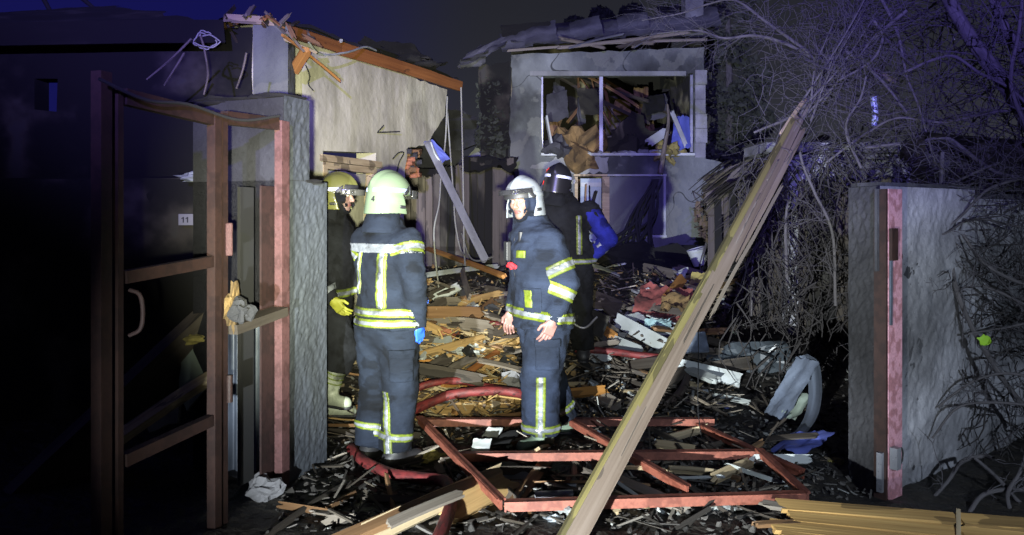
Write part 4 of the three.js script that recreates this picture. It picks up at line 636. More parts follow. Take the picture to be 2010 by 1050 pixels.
// hoses
const hose = (pts, r, label, m = M.hose) => solo('fire_hose', tube(pts, r, r, 70, 10), m, label, 'hose');
hose([[690, 880, 0.02], [715, 905, 0.03], [770, 930, 0.03], [830, 938, 0.04], [872, 945, 0.05], [886, 975, 0.05], [876, 1020, 0.05], [850, 1080, 0.03]].map(([x, y, l]) => G(x, y, l + 0.045)), 0.034, 'thick red fire hose curving to the lower edge past the boots by the pier');
hose([[790, 772, 0.02], [850, 752, 0.03], [905, 748, 0.03], [960, 760, 0.02], [1010, 768, 0.02]].map(([x, y, l]) => G(x, y, l + 0.10)), 0.03, 'upper red fire hose between the two standing figures');
hose([[800, 810, 0.0], [845, 790, 0.03], [880, 776, 0.04], [940, 768, 0.05], [1010, 770, 0.03], [1060, 790, 0]].map(([x, y, l]) => G(x, y, l + 0.11)), 0.037, 'lower bright red fire hose between the two standing figures');
hose([[1130, 685, 0.02], [1200, 690, 0.05], [1260, 698, 0.06], [1330, 705, 0.03]].map(([x, y, l]) => G(x, y, l + 0.09)), 0.034, 'red fire hose crossing the middle debris towards the leaning beam');
hose([[1300, 702, 0.04], [1342, 712, 0.05], [1346, 748, 0.05], [1318, 785, 0.03], [1270, 800, 0.0]].map(([x, y, l]) => G(x, y, l + 0.02)), 0.035, 'dark hose loop to the right of the leaning beam', mat({ color: col(0.05, 0.035, 0.03), roughness: 0.6 }));
hose([[945, 632, 0.05], [975, 636, 0.05], [1010, 640, 0.05]].map(([x, y, l]) => G(x, y, l + 0.02)), 0.03, 'short red hose end behind the white-helmeted figure');
for (const [x0, x1, y, s] of [[1064, 1130, 955, 1], [1050, 1125, 974, 2]]) solo('grey_pipe', tube([G(x0, y, 0.05), G(x1, y - 3, 0.06)], 0.028, 0.028, 8, 10), M.steel, s === 1 ? 'rear of two grey pipes lying inside the fallen frame' : 'front of two grey pipes lying inside the fallen frame', 'pipe');
solo('drooping_wire', tube([P(1370, 620, 6.2), P(1371, 700, 6.0), P(1370, 800, 5.6), P(1378, 870, 5.2), P(1386, 985, 4.2)], 0.004, 0.004, 20, 4), M.black, 'thin dark wire hanging in front of the blue-grey case', 'wire');
solo('drooping_wire', tube([P(1172, 778, 6.0), P(1176, 800, 6.0), P(1188, 818, 5.9), P(1202, 826, 5.8)], 0.006, 0.006, 14, 4), M.wire, 'short bent pale wire under the pointed orange-yellow plank', 'wire');
// fine splintered laths nobody could count, thickest between the two standing figures
{
  const laths = new THREE.InstancedMesh(new THREE.BoxGeometry(1, 1, 1), mat({ color: 0xffffff, map: T.wood, roughness: 0.8 }), 1300); laths.name = 'splinters'; shade(laths);
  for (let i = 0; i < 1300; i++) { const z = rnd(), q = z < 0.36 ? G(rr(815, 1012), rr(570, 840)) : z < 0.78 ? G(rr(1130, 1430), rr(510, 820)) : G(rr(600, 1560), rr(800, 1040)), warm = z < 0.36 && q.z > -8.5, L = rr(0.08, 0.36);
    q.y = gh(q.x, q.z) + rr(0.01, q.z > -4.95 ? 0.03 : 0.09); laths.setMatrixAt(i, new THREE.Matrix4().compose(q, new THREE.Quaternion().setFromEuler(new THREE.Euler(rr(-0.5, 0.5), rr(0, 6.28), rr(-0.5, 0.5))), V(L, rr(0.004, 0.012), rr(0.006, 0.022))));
    const b = rr(0.5, 1.3) * (q.z > -4.95 ? 0.35 : 1), k = rnd(); laths.setColorAt(i, warm ? (k < 0.5 ? col(0.48 * b, 0.33 * b, 0.13 * b) : k < 0.75 ? col(0.5 * b, 0.43 * b, 0.27 * b) : col(0.10 * b, 0.07 * b, 0.045 * b)) : k < 0.55 ? col(0.06 * b, 0.05 * b, 0.04 * b) : k < 0.85 ? col(0.18 * b, 0.155 * b, 0.12 * b) : col(0.36 * b, 0.34 * b, 0.3 * b)); }  // near pieces tinted darker, the unlit foreground put into their colours
  scene.add(laths); tag(laths, 'thin splintered laths strewn through the debris', 'splinters', null, 'stuff');
}
// loose rubble nobody could count
{
  const geos = [chunk(1, 1, 0.6, 0.8, 0, 0.6), chunk(2, 1.2, 0.3, 0.8, 0, 0.6), new THREE.BoxGeometry(3.2, 0.3, 0.45)], N = 8200, list = [[], [], []];
  for (let i = 0; i < N; i++) {
    const zone = rnd(), q = zone < 0.55 ? G(rr(800, 1420), rr(520, 850)) : zone < 0.76 ? G(rr(560, 1700), rr(800, 1049)) : zone < 0.87 ? G(rr(640, 1000), rr(600, 900)) : G(rr(1150, 1700), rr(600, 950)); if (-q.z > 13) continue;
    const m = new THREE.Matrix4().compose(q.add(V(rr(-0.2, 0.2), 0, rr(-0.2, 0.2))), new THREE.Quaternion().setFromEuler(new THREE.Euler(rr(-0.6, 0.6), rr(0, 6.28), rr(-0.6, 0.6))), V(1, 1, 1).multiplyScalar(rr(0.006, 0.026) * (rnd() < 0.08 ? 1.7 : 1)));
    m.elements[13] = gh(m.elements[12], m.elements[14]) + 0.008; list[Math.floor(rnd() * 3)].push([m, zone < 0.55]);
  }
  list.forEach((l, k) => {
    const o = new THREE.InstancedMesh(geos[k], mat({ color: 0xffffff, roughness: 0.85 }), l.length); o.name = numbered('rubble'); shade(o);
    l.forEach(([m, warm], i) => { o.setMatrixAt(i, m); const t = m.elements[14] > -4.95 ? rnd() * 0.66 : rnd(), b = Math.pow(rnd(), 2); o.setColorAt(i, t < 0.62 ? col(0.02 + 0.06 * b, 0.018 + 0.055 * b, 0.016 + 0.05 * b) : t < 0.80 ? col(0.06 + 0.18 * b, 0.06 + 0.18 * b, 0.055 + 0.17 * b) : warm ? col(0.16 + 0.2 * b, 0.10 + 0.14 * b, 0.04 + 0.06 * b) : t < 0.975 ? col(0.06 + 0.08 * b, 0.045 + 0.065 * b, 0.03 + 0.045 * b) : col(0.45, 0.5, 0.52)); });  // bits close to the camera keep to dark tones, for the unlit foreground
    scene.add(o); tag(o, ['loose crumbled rubble lying all over the yard', 'loose flat plaster crumbs lying all over the yard', 'loose wood chips lying all over the yard'][k], ['rubble', 'crumbs', 'chips'][k], null, 'stuff');
  });
}

// ---------------------------------------------------------------- people: one continuous body each, clothing as its parts
const cap = (x, y, z, a, b, ra, rb) => { const bx = b[0] - a[0], by = b[1] - a[1], bz = b[2] - a[2], px = x - a[0], py = y - a[1], pz = z - a[2], t = clamp((px * bx + py * by + pz * bz) / (bx * bx + by * by + bz * bz), 0, 1); return Math.hypot(px - t * bx, py - t * by, pz - t * bz) - (ra + (rb - ra) * t); };
const smin = (a, b, k) => { const h = Math.max(k - Math.abs(a - b), 0) / k; return Math.min(a, b) - h * h * k * 0.25; };
const smax = (a, b, k) => -smin(-a, -b, k);
const ell = (x, y, z, c, r) => (Math.hypot((x - c[0]) / r[0], (y - c[1]) / r[1], (z - c[2]) / r[2]) - 1) * Math.min(...r);
const rbox = (x, y, z, c, h, r) => { const a = Math.abs(x - c[0]) - h[0], b = Math.abs(y - c[1]) - h[1], e = Math.abs(z - c[2]) - h[2]; return Math.hypot(Math.max(a, 0), Math.max(b, 0), Math.max(e, 0)) + Math.min(Math.max(a, b, e), 0) - r; };
const PROFILE = [[0.78, 0.225, 0.165], [0.95, 0.212, 0.158], [1.10, 0.215, 0.160], [1.30, 0.232, 0.160], [1.42, 0.205, 0.135], [1.49, 0.135, 0.112], [1.54, 0.098, 0.100], [1.62, 0.100, 0.104], [1.72, 0.092, 0.096]];
function profile(y) { let i = 0; while (i < PROFILE.length - 2 && y > PROFILE[i + 1][0]) i++; const [y0, a0, b0] = PROFILE[i], [y1, a1, b1] = PROFILE[i + 1], t = clamp((y - y0) / (y1 - y0), 0, 1), s = t * t * (3 - 2 * t); return [lerp(a0, a1, s), lerp(b0, b1, s)]; }
const wrinkle = (x, y, z, k, s) => { const a = n3(x * 8 + s, y * 17 + 3 * n3(x * 3, y * 3, z * 3 + s), z * 8), b = n3(x * 19, y * 30, z * 19 + s); const c = n3(x * 5 + 9 + s, y * 6 - x * 7, z * 5); return k * (1.2 * (0.25 - Math.sqrt(Math.abs(a) * 0.4 + 0.0015) * 0.9) + 0.35 * b + 0.8 * (0.2 - Math.abs(c))); };
const HEAD = {
  skin(x, y, z) {
    let d = smin(ell(x, y, z, [0, 0.035, -0.01], [0.077, 0.098, 0.097]), ell(x, y, z, [0, -0.035, 0.028], [0.060, 0.085, 0.066]), 0.03);
    d = smin(d, ell(x, y, z, [0, -0.096, 0.066], [0.026, 0.020, 0.024]), 0.025); for (const s of [-1, 1]) d = smin(d, ell(x, y, z, [s * 0.042, -0.018, 0.068], [0.022, 0.022, 0.02]), 0.02);
    d = smin(d, cap(x, y, z, [-0.036, 0.028, 0.082], [0.036, 0.028, 0.082], 0.012, 0.012), 0.015);
    for (const s of [-1, 1]) { d = smax(d, -ell(x, y, z, [s * 0.031, 0.006, 0.101], [0.019, 0.013, 0.016]), 0.012); d = smin(d, ell(x, y, z, [s * 0.08, -0.005, -0.005], [0.012, 0.034, 0.020]), 0.008); }
    d = smin(d, cap(x, y, z, [0, 0.016, 0.090], [0, -0.030, 0.113], 0.009, 0.014), 0.012); for (const s of [-1, 1]) d = smin(d, ell(x, y, z, [s * 0.013, -0.034, 0.103], [0.010, 0.008, 0.010]), 0.006);
    d = smin(d, ell(x, y, z, [0, -0.060, 0.092], [0.025, 0.006, 0.008]), 0.006); d = smin(d, ell(x, y, z, [0, -0.071, 0.090], [0.021, 0.006, 0.008]), 0.004);
    return smin(d, cap(x, y, z, [0, -0.06, -0.02], [0, -0.22, -0.03], 0.056, 0.060), 0.03);
  },
  paint(x, y, z) { const brow = z > 0.07 && Math.abs(x) > 0.012 && Math.abs(x) < 0.052 && Math.abs(y - 0.030 + 0.12 * (Math.abs(x) - 0.03)) < 0.006, lip = z > 0.08 && Math.abs(x) < 0.025 && y < -0.055 && y > -0.077, beard = y < -0.045 && !lip; return brow ? [0.04, 0.028, 0.02] : lip ? [0.14, 0.052, 0.044] : beard ? [0.145, 0.09, 0.068] : [0.19, 0.112, 0.082]; },
};
function helmetSdf(x, y, z) {
  const yy = Math.max(y - 0.03, 0) / 0.140, f = y < 0.03 ? 1 + 0.06 * (0.03 - y) / 0.12 : 1, ridge = 0.010 * Math.max(0, 1 - Math.abs(x) / 0.032) * sstep(y, 0.05, 0.10);
  let d = (Math.hypot(x / (0.122 * f), yy, (z + 0.005) / (0.152 * f)) - 1) * 0.125 - ridge;
  if (Math.abs(x) > 0.05) d -= 0.006 * sstep(0.04 - Math.abs(y + 0.02), 0, 0.03) * sstep(z, -0.08, -0.02);      // swelling over the ears
  d = smax(d, -(d + 0.011), 0.004); d = smax(d, -0.105 - y - 0.10 * Math.max(0, -z - 0.02), 0.01);
  return smax(d, -Math.max(-(z - 0.035 + 0.35 * (y + 0.02)), y - 0.022), 0.008);
}
function handSdf(s) {      // wrist at the origin, fingers down, thumb forward (+z); the palm looks to -s x
  const c = [-0.032, -0.011, 0.011, 0.032], L = [0.058, 0.074, 0.080, 0.070];
  return (x, y, z) => {
    let d = smin(rbox(x, y, z, [0, -0.052, 0], [0.008, 0.036, 0.032], 0.008), cap(x, y, z, [0, 0.04, 0], [0, -0.02, 0], 0.030, 0.027), 0.02);
    for (let i = 0; i < 4; i++) { const z0 = c[i], l = L[i], a = [0, -0.088, z0], m = [-s * 0.014, -0.088 - l * 0.48, z0 * 1.06], e = [-s * 0.045, -0.088 - l * 0.86, z0 * 1.02]; d = smin(d, Math.min(cap(x, y, z, a, m, 0.0100, 0.0092), cap(x, y, z, m, e, 0.0092, 0.0080)), 0.005); }
    const t0 = [0, -0.028, 0.030], t1 = [-s * 0.012, -0.060, 0.058], t2 = [-s * 0.024, -0.090, 0.060];
    return smin(d, Math.min(cap(x, y, z, t0, t1, 0.0135, 0.0115), cap(x, y, z, t1, t2, 0.0115, 0.0095)), 0.008);
  };
}
const sub3 = (a, b) => [a[0] - b[0], a[1] - b[1], a[2] - b[2]];
function handMatrix(el, wr) { const y = V(...sub3(el, wr)).normalize(), z0 = V(0, 0, 1), x = V(0, 0, 0).crossVectors(y, Math.abs(y.z) > 0.9 ? V(0, 1, 0) : z0).normalize(), z = V(0, 0, 0).crossVectors(x, y); return new THREE.Matrix4().makeBasis(x, y, z).setPosition(...wr); }

const fab = (r, g, b) => new THREE.MeshPhysicalMaterial({ color: col(r, g, b), map: T.fabric, bumpMap: T.fabricBump, bumpScale: 0.0016, roughness: 0.9, specularIntensity: 0.4 });
const SKIN = mat({ color: 0xffffff, vertexColors: true, roughness: 0.55 });
const YELLOW = mat({ color: col(0.165, 0.215, 0.014), roughness: 0.6, map: T.fabric }), SILVER = mat({ color: col(0.25, 0.27, 0.30), roughness: 0.4, map: T.fabric }), RUBBER = mat({ color: col(0.015, 0.015, 0.017), roughness: 0.55 });

function makePerson(o) {
  const t = thing('person', o.label, 'person', o.pos); t.rotation.y = o.yaw;
  const J = o.joints, [lx, lz] = o.lean ?? [0, 0], hem = o.hem ?? 0.84, seed = o.seed;
  const bulk = o.bulk ?? 1, torso = (x, y, z, g = 0) => { const k = Math.max(0, y - 0.9), X = x - lx * k, Z = z - lz * k, [a0, b0] = profile(y), bk = y < 1.45 ? bulk : lerp(bulk, 1, sstep(y, 1.45, 1.55)), a = a0 * bk, b = b0 * bk; return (Math.hypot(X / (a + g), Z / (b + g)) - 1) * Math.min(a, b); };
  const arm = (s, x, y, z, g = 0) => { const [sh, el, wr] = J[s]; return Math.min(cap(x, y, z, sh, el, 0.090 + g, 0.074 + g), cap(x, y, z, el, wr, 0.074 + g, 0.056 + g)); };
  const cuff = (s, x, y, z) => { const [, el, wr] = J[s], d = sub3(wr, el), L = Math.hypot(...d); return ((x - wr[0]) * d[0] + (y - wr[1]) * d[1] + (z - wr[2]) * d[2]) / L - 0.005; };
  const jacket0 = (x, y, z) => { let d = Math.max(torso(x, y, z), y - (o.collar ?? 1.60), hem - y); for (const s of ['armL', 'armR']) d = smin(d, Math.max(arm(s, x, y, z), cuff(s, x, y, z)), 0.055); return d; };
  const jacket = (x, y, z) => { const d = jacket0(x, y, z); return d > 0.08 || d < -0.06 ? d : d - wrinkle(x, y, z, 0.017, seed); };
  const leg = (s, x, y, z, g0 = 0) => { const g = g0 + (bulk - 1) * 0.12, [hp, kn, an] = J[s]; return smin(cap(x, y, z, hp, kn, 0.136 + g, 0.108 + g), cap(x, y, z, kn, an, 0.108 + g, 0.102 + g), 0.03); };
  const hemCut = (s, x, y, z) => { const [, kn, an] = J[s], d = sub3(an, kn), L = Math.hypot(...d); return ((x - an[0]) * d[0] + (y - an[1]) * d[1] + (z - an[2]) * d[2]) / L + (o.short ?? 0.02); };
  const trousers0 = (x, y, z) => { let d = Math.max(ell(x, y, z, [0, 0.90, -0.01], [0.185, 0.17, 0.145]), y - hem - 0.015); for (const s of ['legL', 'legR']) d = smin(d, Math.max(leg(s, x, y, z), hemCut(s, x, y, z)), 0.05); return Math.max(d, y - hem - 0.015); };
  const trousers = (x, y, z) => { const d = trousers0(x, y, z); return d > 0.08 || d < -0.06 ? d : d - wrinkle(x, y, z, 0.020, seed + 9); };
  const all = Object.values(J).flat(), lo = [0, 1, 2].map((i) => Math.min(...all.map((p) => p[i])) - 0.2), hi = [0, 1, 2].map((i) => Math.max(...all.map((p) => p[i])) + 0.2);
  lo[0] = Math.min(lo[0], -0.3); hi[0] = Math.max(hi[0], 0.3); lo[2] = Math.min(lo[2], -0.25); hi[2] = Math.max(hi[2], 0.25 + lz);
  const hm = new THREE.Matrix4().makeRotationFromEuler(new THREE.Euler(o.head.pitch ?? 0, o.head.yaw ?? 0, o.head.roll ?? 0, 'YXZ')).setPosition(...o.head.at), neck = [lx * 0.6, 1.46, lz * 0.55];
  // the body, one continuous surface with its own finer head and hands
  const bodyF = (x, y, z) => { const k = Math.max(0, y - 0.9), [a, b] = profile(Math.min(y, 1.47)); let d = Math.max((Math.hypot((x - lx * k) / (a * 0.8), (z - lz * k) / (b * 0.8)) - 1) * 0.1, y - 1.47, 0.85 - y); d = smin(d, cap(x, y, z, neck, sub3(o.head.at, [0, 0.10, 0]), 0.062, 0.055), 0.04); for (const s of ['armL', 'armR']) d = smin(d, cap(x, y, z, J[s][0], J[s][1], 0.055, 0.045) < 9 ? Math.min(cap(x, y, z, J[s][0], J[s][1], 0.055, 0.045), cap(x, y, z, J[s][1], J[s][2], 0.045, 0.030)) : 9, 0.03); for (const s of ['legL', 'legR']) d = smin(d, Math.min(cap(x, y, z, J[s][0], J[s][1], 0.085, 0.058), cap(x, y, z, J[s][1], J[s][2], 0.058, 0.042)), 0.03); return d; };
  const skinC = () => [0.19, 0.112, 0.082], handC = () => o.handColor ?? [0.19, 0.112, 0.082], gs = [nets(bodyF, lo, [hi[0], Math.max(hi[1], 1.7), hi[2]], 0.022, skinC)];
  gs.push(nets(HEAD.skin, [-0.11, -0.2, -0.13], [0.11, 0.15, 0.14], 0.005, HEAD.paint).applyMatrix4(hm));
  const hands = [['armL', 1], ['armR', -1]].map(([s, k]) => nets(handSdf(k), [-0.075, -0.19, -0.075], [0.075, 0.055, 0.095], 0.0045, handC).applyMatrix4(handMatrix(J[s][1], J[s][2])));
  if (!o.glove) gs.push(...hands);
  part(t, 'body', mergeGeometries(gs), SKIN);
  if (o.glove) hands.forEach((g) => part(t, 'glove', g, o.glove));
  const eyes = []; for (const s of [-1, 1]) { const e = part(t, 'eye', new THREE.SphereGeometry(0.0125, 12, 8).translate(s * 0.031, 0.006, 0.083).applyMatrix4(hm), mat({ color: col(0.35, 0.34, 0.32), roughness: 0.2 })); part(e, 'iris', new THREE.SphereGeometry(0.0065, 10, 6).translate(s * 0.031, 0.006, 0.0905).applyMatrix4(hm), mat({ color: col(0.03, 0.025, 0.02), roughness: 0.2 })); eyes.push(e); }
  part(t, 'jacket', nets(jacket, [lo[0], hem - 0.03, lo[2]], [hi[0], (o.collar ?? 1.6) + 0.04, hi[2]], 0.0115), o.cloth);
  part(t, 'trousers', nets(trousers, [Math.max(lo[0], -0.42), 0, lo[2]], [Math.min(hi[0], 0.42), 1.06, hi[2]], 0.0125), o.cloth2 ?? o.cloth);
  // boots
  for (const s of ['legL', 'legR']) {
    const [, kn, an] = J[s], f = o.toes?.[s] ?? [s === 'legL' ? 0.25 : -0.25, 1], n = Math.hypot(...f), fx = f[0] / n, fz = f[1] / n, sole = an[1] - 0.085, d = sub3(kn, an), L = Math.hypot(...d), up = [an[0] + d[0] / L * (o.shaft ?? 0.16), an[1] + d[1] / L * (o.shaft ?? 0.16), an[2] + d[2] / L * (o.shaft ?? 0.16)];
    const F = (x, y, z) => { let q = smin(cap(x, y, z, [an[0] - fx * 0.045, sole + 0.050, an[2] - fz * 0.045], [an[0] + fx * 0.165, sole + 0.040, an[2] + fz * 0.165], 0.050, 0.045), cap(x, y, z, an, up, 0.060, o.shaftR ?? 0.066), 0.04); q = smax(q, sole + 0.012 - y, 0.006); return q - (o.boot ? wrinkle(x, y, z, 0.006, 4) : 0); };
    const S = (x, y, z) => Math.max(cap(x, sole + 0.01, z, [an[0] - fx * 0.05, sole + 0.01, an[2] - fz * 0.05], [an[0] + fx * 0.17, sole + 0.01, an[2] + fz * 0.17], 0.054, 0.050), Math.abs(y - sole - 0.008) - 0.010);
    const bl = [an[0] - 0.28, sole - 0.02, an[2] - 0.28], bh = [an[0] + 0.28, up[1] + 0.09, an[2] + 0.28], b = part(t, 'boot', nets(F, bl, bh, 0.0095), o.boot ?? RUBBER); part(b, 'sole', nets(S, bl, [bh[0], sole + 0.04, bh[2]], 0.009), RUBBER);
    if (o.bootRings) for (const q of [0.10, 0.135, 0.17, 0.205, 0.24]) { const F2 = (x, y, z) => Math.max(F(x, y, z) - 0.006, Math.abs(((x - an[0]) * d[0] + (y - an[1]) * d[1] + (z - an[2]) * d[2]) / L - q) - 0.006); part(b, 'ring', nets(F2, [an[0] - 0.2, an[1] + 0.05, an[2] - 0.2], [bh[0], up[1] + 0.04, bh[2]], 0.008), YELLOW); }
  }
  // reflective bands: slices of the cloth's own surface, a few millimetres proud
  const band = (f, reg, l, h, w, silverOnly) => {
    const outer = (x, y, z) => Math.max(f(x, y, z) - 0.006, Math.abs(reg(x, y, z)) - w), inner = (x, y, z) => Math.max(f(x, y, z) - 0.0085, Math.abs(reg(x, y, z)) - w * 0.52);
    if (silverOnly) return part(t, 'reflective_band', nets(outer, l, h, 0.0075), SILVER);
    const b = part(t, 'reflective_band', nets(outer, l, h, 0.0075), YELLOW); part(b, 'silver_strip', nets(inner, l, h, 0.0075), SILVER);
  };
  const notArms = (x, y, z) => Math.min(arm('armL', x, y, z, 0.004), arm('armR', x, y, z, 0.004));
  for (const b of o.bands ?? []) {
    const w = b.w ?? 0.026;
    if (b.on === 'waist') band((x, y, z) => Math.max(jacket(x, y, z), -notArms(x, y, z), torso(x, y, z) - 0.045), (x, y, z) => y - b.y - (b.tilt ?? 0) * z, [lo[0], b.y - 0.14, lo[2]], [hi[0], b.y + 0.14, hi[2]], w, b.silver);
    if (b.on === 'yoke') band((x, y, z) => Math.max(jacket(x, y, z), -notArms(x, y, z) * (b.side ? 1 : 1), (b.side ?? 1) * z, x - (b.x1 ?? 9), (b.x0 ?? -9) - x), (x, y, z) => y - b.y, [-0.32, b.y - 0.06, -0.26], [0.32, b.y + 0.06, 0.26], w, b.silver);
    if (b.on === 'stripe') band((x, y, z) => Math.max(jacket(x, y, z), (b.side ?? 1) * z, y - b.y1, b.y0 - y, -notArms(x, y, z)), (x) => x - b.x, [b.x - 0.05, b.y0 - 0.02, -0.26], [b.x + 0.05, b.y1 + 0.02, 0.30], w, b.silver);
    if (b.on.startsWith('arm') || b.on.startsWith('leg')) {
      const [p0, p1] = b.lower ? [J[b.on][1], J[b.on][2]] : [J[b.on][0], J[b.on][1]], d = sub3(p1, p0), L = Math.hypot(...d), c = p0.map((v, i) => v + d[i] / L * b.s), isArm = b.on.startsWith('arm'), own = isArm ? (x, y, z) => arm(b.on, x, y, z, 0.022) : (x, y, z) => leg(b.on, x, y, z, 0.03);
      band((x, y, z) => Math.max((isArm ? jacket : trousers)(x, y, z), own(x, y, z) - 0.012), (x, y, z) => ((x - c[0]) * d[0] + (y - c[1]) * d[1] + (z - c[2]) * d[2]) / L, c.map((v) => v - 0.18), c.map((v) => v + 0.18), w, b.silver);
    }
    if (b.on === 'side') { const s = b.leg, [, kn, an] = J[s]; band((x, y, z) => Math.max(trousers(x, y, z), leg(s, x, y, z, 0.03) - 0.012, y - b.y1, b.y0 - y, -((x - lerp(kn[0], an[0], clamp((kn[1] - y) / (kn[1] - an[1]), 0, 1))) * b.nx + (z - lerp(kn[2], an[2], clamp((kn[1] - y) / (kn[1] - an[1]), 0, 1))) * b.nz)), (x, y, z) => { const q = clamp((kn[1] - y) / (kn[1] - an[1]), -0.3, 1); return (x - lerp(kn[0], an[0], q)) * -b.nz + (z - lerp(kn[2], an[2], q)) * b.nx + (b.slant ?? 0) * (y - b.y0); }, [Math.min(kn[0], an[0]) - 0.2, b.y0 - 0.02, Math.min(kn[2], an[2]) - 0.2], [Math.max(kn[0], an[0]) + 0.2, b.y1 + 0.02, Math.max(kn[2], an[2]) + 0.2], w); }
    if (b.on === 'thigh') { const s = b.leg, [hp, kn] = J[s], c = hp.map((v, i) => lerp(v, kn[i], b.t)), F = (x, y, z) => Math.max(trousers(x, y, z) - 0.011, Math.abs((x - c[0]) * -b.nz + (z - c[2]) * b.nx) - b.hw, Math.abs(y - c[1]) - b.hh, -((x - c[0]) * b.nx + (z - c[2]) * b.nz)); part(t, 'pocket', nets(F, c.map((v) => v - 0.22), c.map((v) => v + 0.22), 0.0085), o.cloth); part(t, 'pocket_flap', nets((x, y, z) => Math.max(F(x, y, z) - 0.006, c[1] + b.hh - 0.05 - y), c.map((v) => v - 0.22), c.map((v) => v + 0.22), 0.0085), o.cloth); }
    if (b.on === 'patch') part(t, b.name ?? 'reflective_patch', nets((x, y, z) => Math.max(jacket(x, y, z) - (b.mat ? 0.007 : 0.014), Math.abs((x - b.x) * b.ax[0] + (z - b.z) * b.ax[1]) - b.hw, Math.abs(y - b.y) - b.hh, -((x - b.x) * b.n[0] + (z - b.z) * b.n[1]) - 0.10), [b.x - 0.2, b.y - 0.1, b.z - 0.2], [b.x + 0.2, b.y + 0.1, b.z + 0.2], 0.0075), b.mat ?? YELLOW);
  }
  // helmet
  const H = o.helmet, hg = (f, l = [-0.16, -0.13, -0.2], h = [0.16, 0.2, 0.21], c = 0.0052) => nets(f, l, h, c).applyMatrix4(hm), he = part(t, 'helmet', hg(helmetSdf), H.shell), shellOnly = (x, y, z) => helmetSdf(x, y, z);
  const outside = (x, y, z) => Math.hypot(x / 0.11, y / 0.13, z / 0.14) < 1 ? 1 : -1;
  const inlay = (nm, m, cond, off = 0.003) => part(he, nm, hg((x, y, z) => Math.max(shellOnly(x, y, z) - off, cond(x, y, z), outside(x, y, z) * 0.02)), m);
  inlay('reflective_strip', H.strip ?? SILVER, (x, y, z) => Math.max(Math.abs(y - 0.045 - 0.05 * z) - 0.014, H.stripFront ? 0 - z : z - 0.055, Math.abs(x) < 0.03 && z < 0 ? 0.004 : -1));
  inlay('vent', RUBBER, (x, y, z) => Math.max(Math.abs(y - 0.035 - 0.9 * (z - 0.045)) - 0.020, Math.abs(z - 0.050) - 0.026, 0.07 - Math.abs(x)), 0.004);
  inlay('clip', RUBBER, (x, y, z) => Math.max(Math.abs(y + 0.060) - 0.011, Math.abs(z - 0.015) - 0.024, 0.07 - Math.abs(x)), 0.006);
  inlay('brow_panel', H.brow ?? RUBBER, (x, y, z) => Math.max(Math.abs(y - 0.055) - 0.030, 0.085 - z), 0.004);
  if (H.flash) for (const [y0, h] of [[0.075, 0.016], [-0.045, 0.014]]) inlay('red_flash', H.flash, (x, y, z) => Math.max(Math.abs(y - y0 + 0.3 * z) - h, Math.abs(z + 0.01) - 0.075, H.flashSide * x + 0.03), 0.004);
  const vis = (x, y, z) => Math.max(Math.abs((Math.hypot(x / 0.142, (y - 0.03) / 0.17, (z - 0.03) / 0.165) - 1) * 0.15) - 0.003, 0.075 - z, Math.abs(y - (H.visorY ?? 0.030)) - (H.visorH ?? 0.024));
  part(he, 'visor', hg(vis, [-0.17, -0.1, 0.02], [0.17, 0.16, 0.24]), H.visor);
  const guard = (x, y, z) => { const d = smin(cap(x, y, z, [0, -0.06, -0.03], [0, -0.22, -0.045], 0.098, 0.128), 9, 0.01) - wrinkle(x, y, z, 0.008, 3); return Math.max(d, y + 0.075, -0.235 - y, (z > 0.03 ? z - 0.03 : -1) * (o.openFace ? 1 : 0.3)); };
  part(t, 'neck_guard', hg(guard, [-0.18, -0.26, -0.2], [0.18, -0.05, 0.16], 0.009), o.guard ?? o.cloth);
  if (o.hood) part(t, 'hood', hg((x, y, z) => Math.max(HEAD.skin(x, y, z) - 0.012, -(Math.hypot(x / 0.064, (y + 0.018) / 0.100) - 1) * 0.05 - (z < 0.04 ? 1 : 0), y - 0.08), [-0.13, -0.21, -0.14], [0.13, 0.1, 0.15], 0.006), o.guard ?? o.cloth);
  o.extra?.(t, he, hm);
  return t;
}
const font = await new FontLoader().loadAsync('fonts/droid/droid_sans_bold.typeface.json');
const shellMat = (r, g, b) => new THREE.MeshPhysicalMaterial({ color: col(r, g, b), roughness: 0.32, clearcoat: 0.5, clearcoatRoughness: 0.25 });
const clear = new THREE.MeshPhysicalMaterial({ color: col(0.8, 0.83, 0.85), roughness: 0.12, transmission: 0.7, thickness: 0, ior: 1.5, side: THREE.DoubleSide });
const NAVY = fab(0.013, 0.019, 0.034), NAVYB = fab(0.020, 0.029, 0.056), BLACKF = fab(0.010, 0.011, 0.014), BEACON_LIT_CLOTH = fab(0.02, 0.026, 0.26);  // the last cloth carries the blue beacon light in its colour

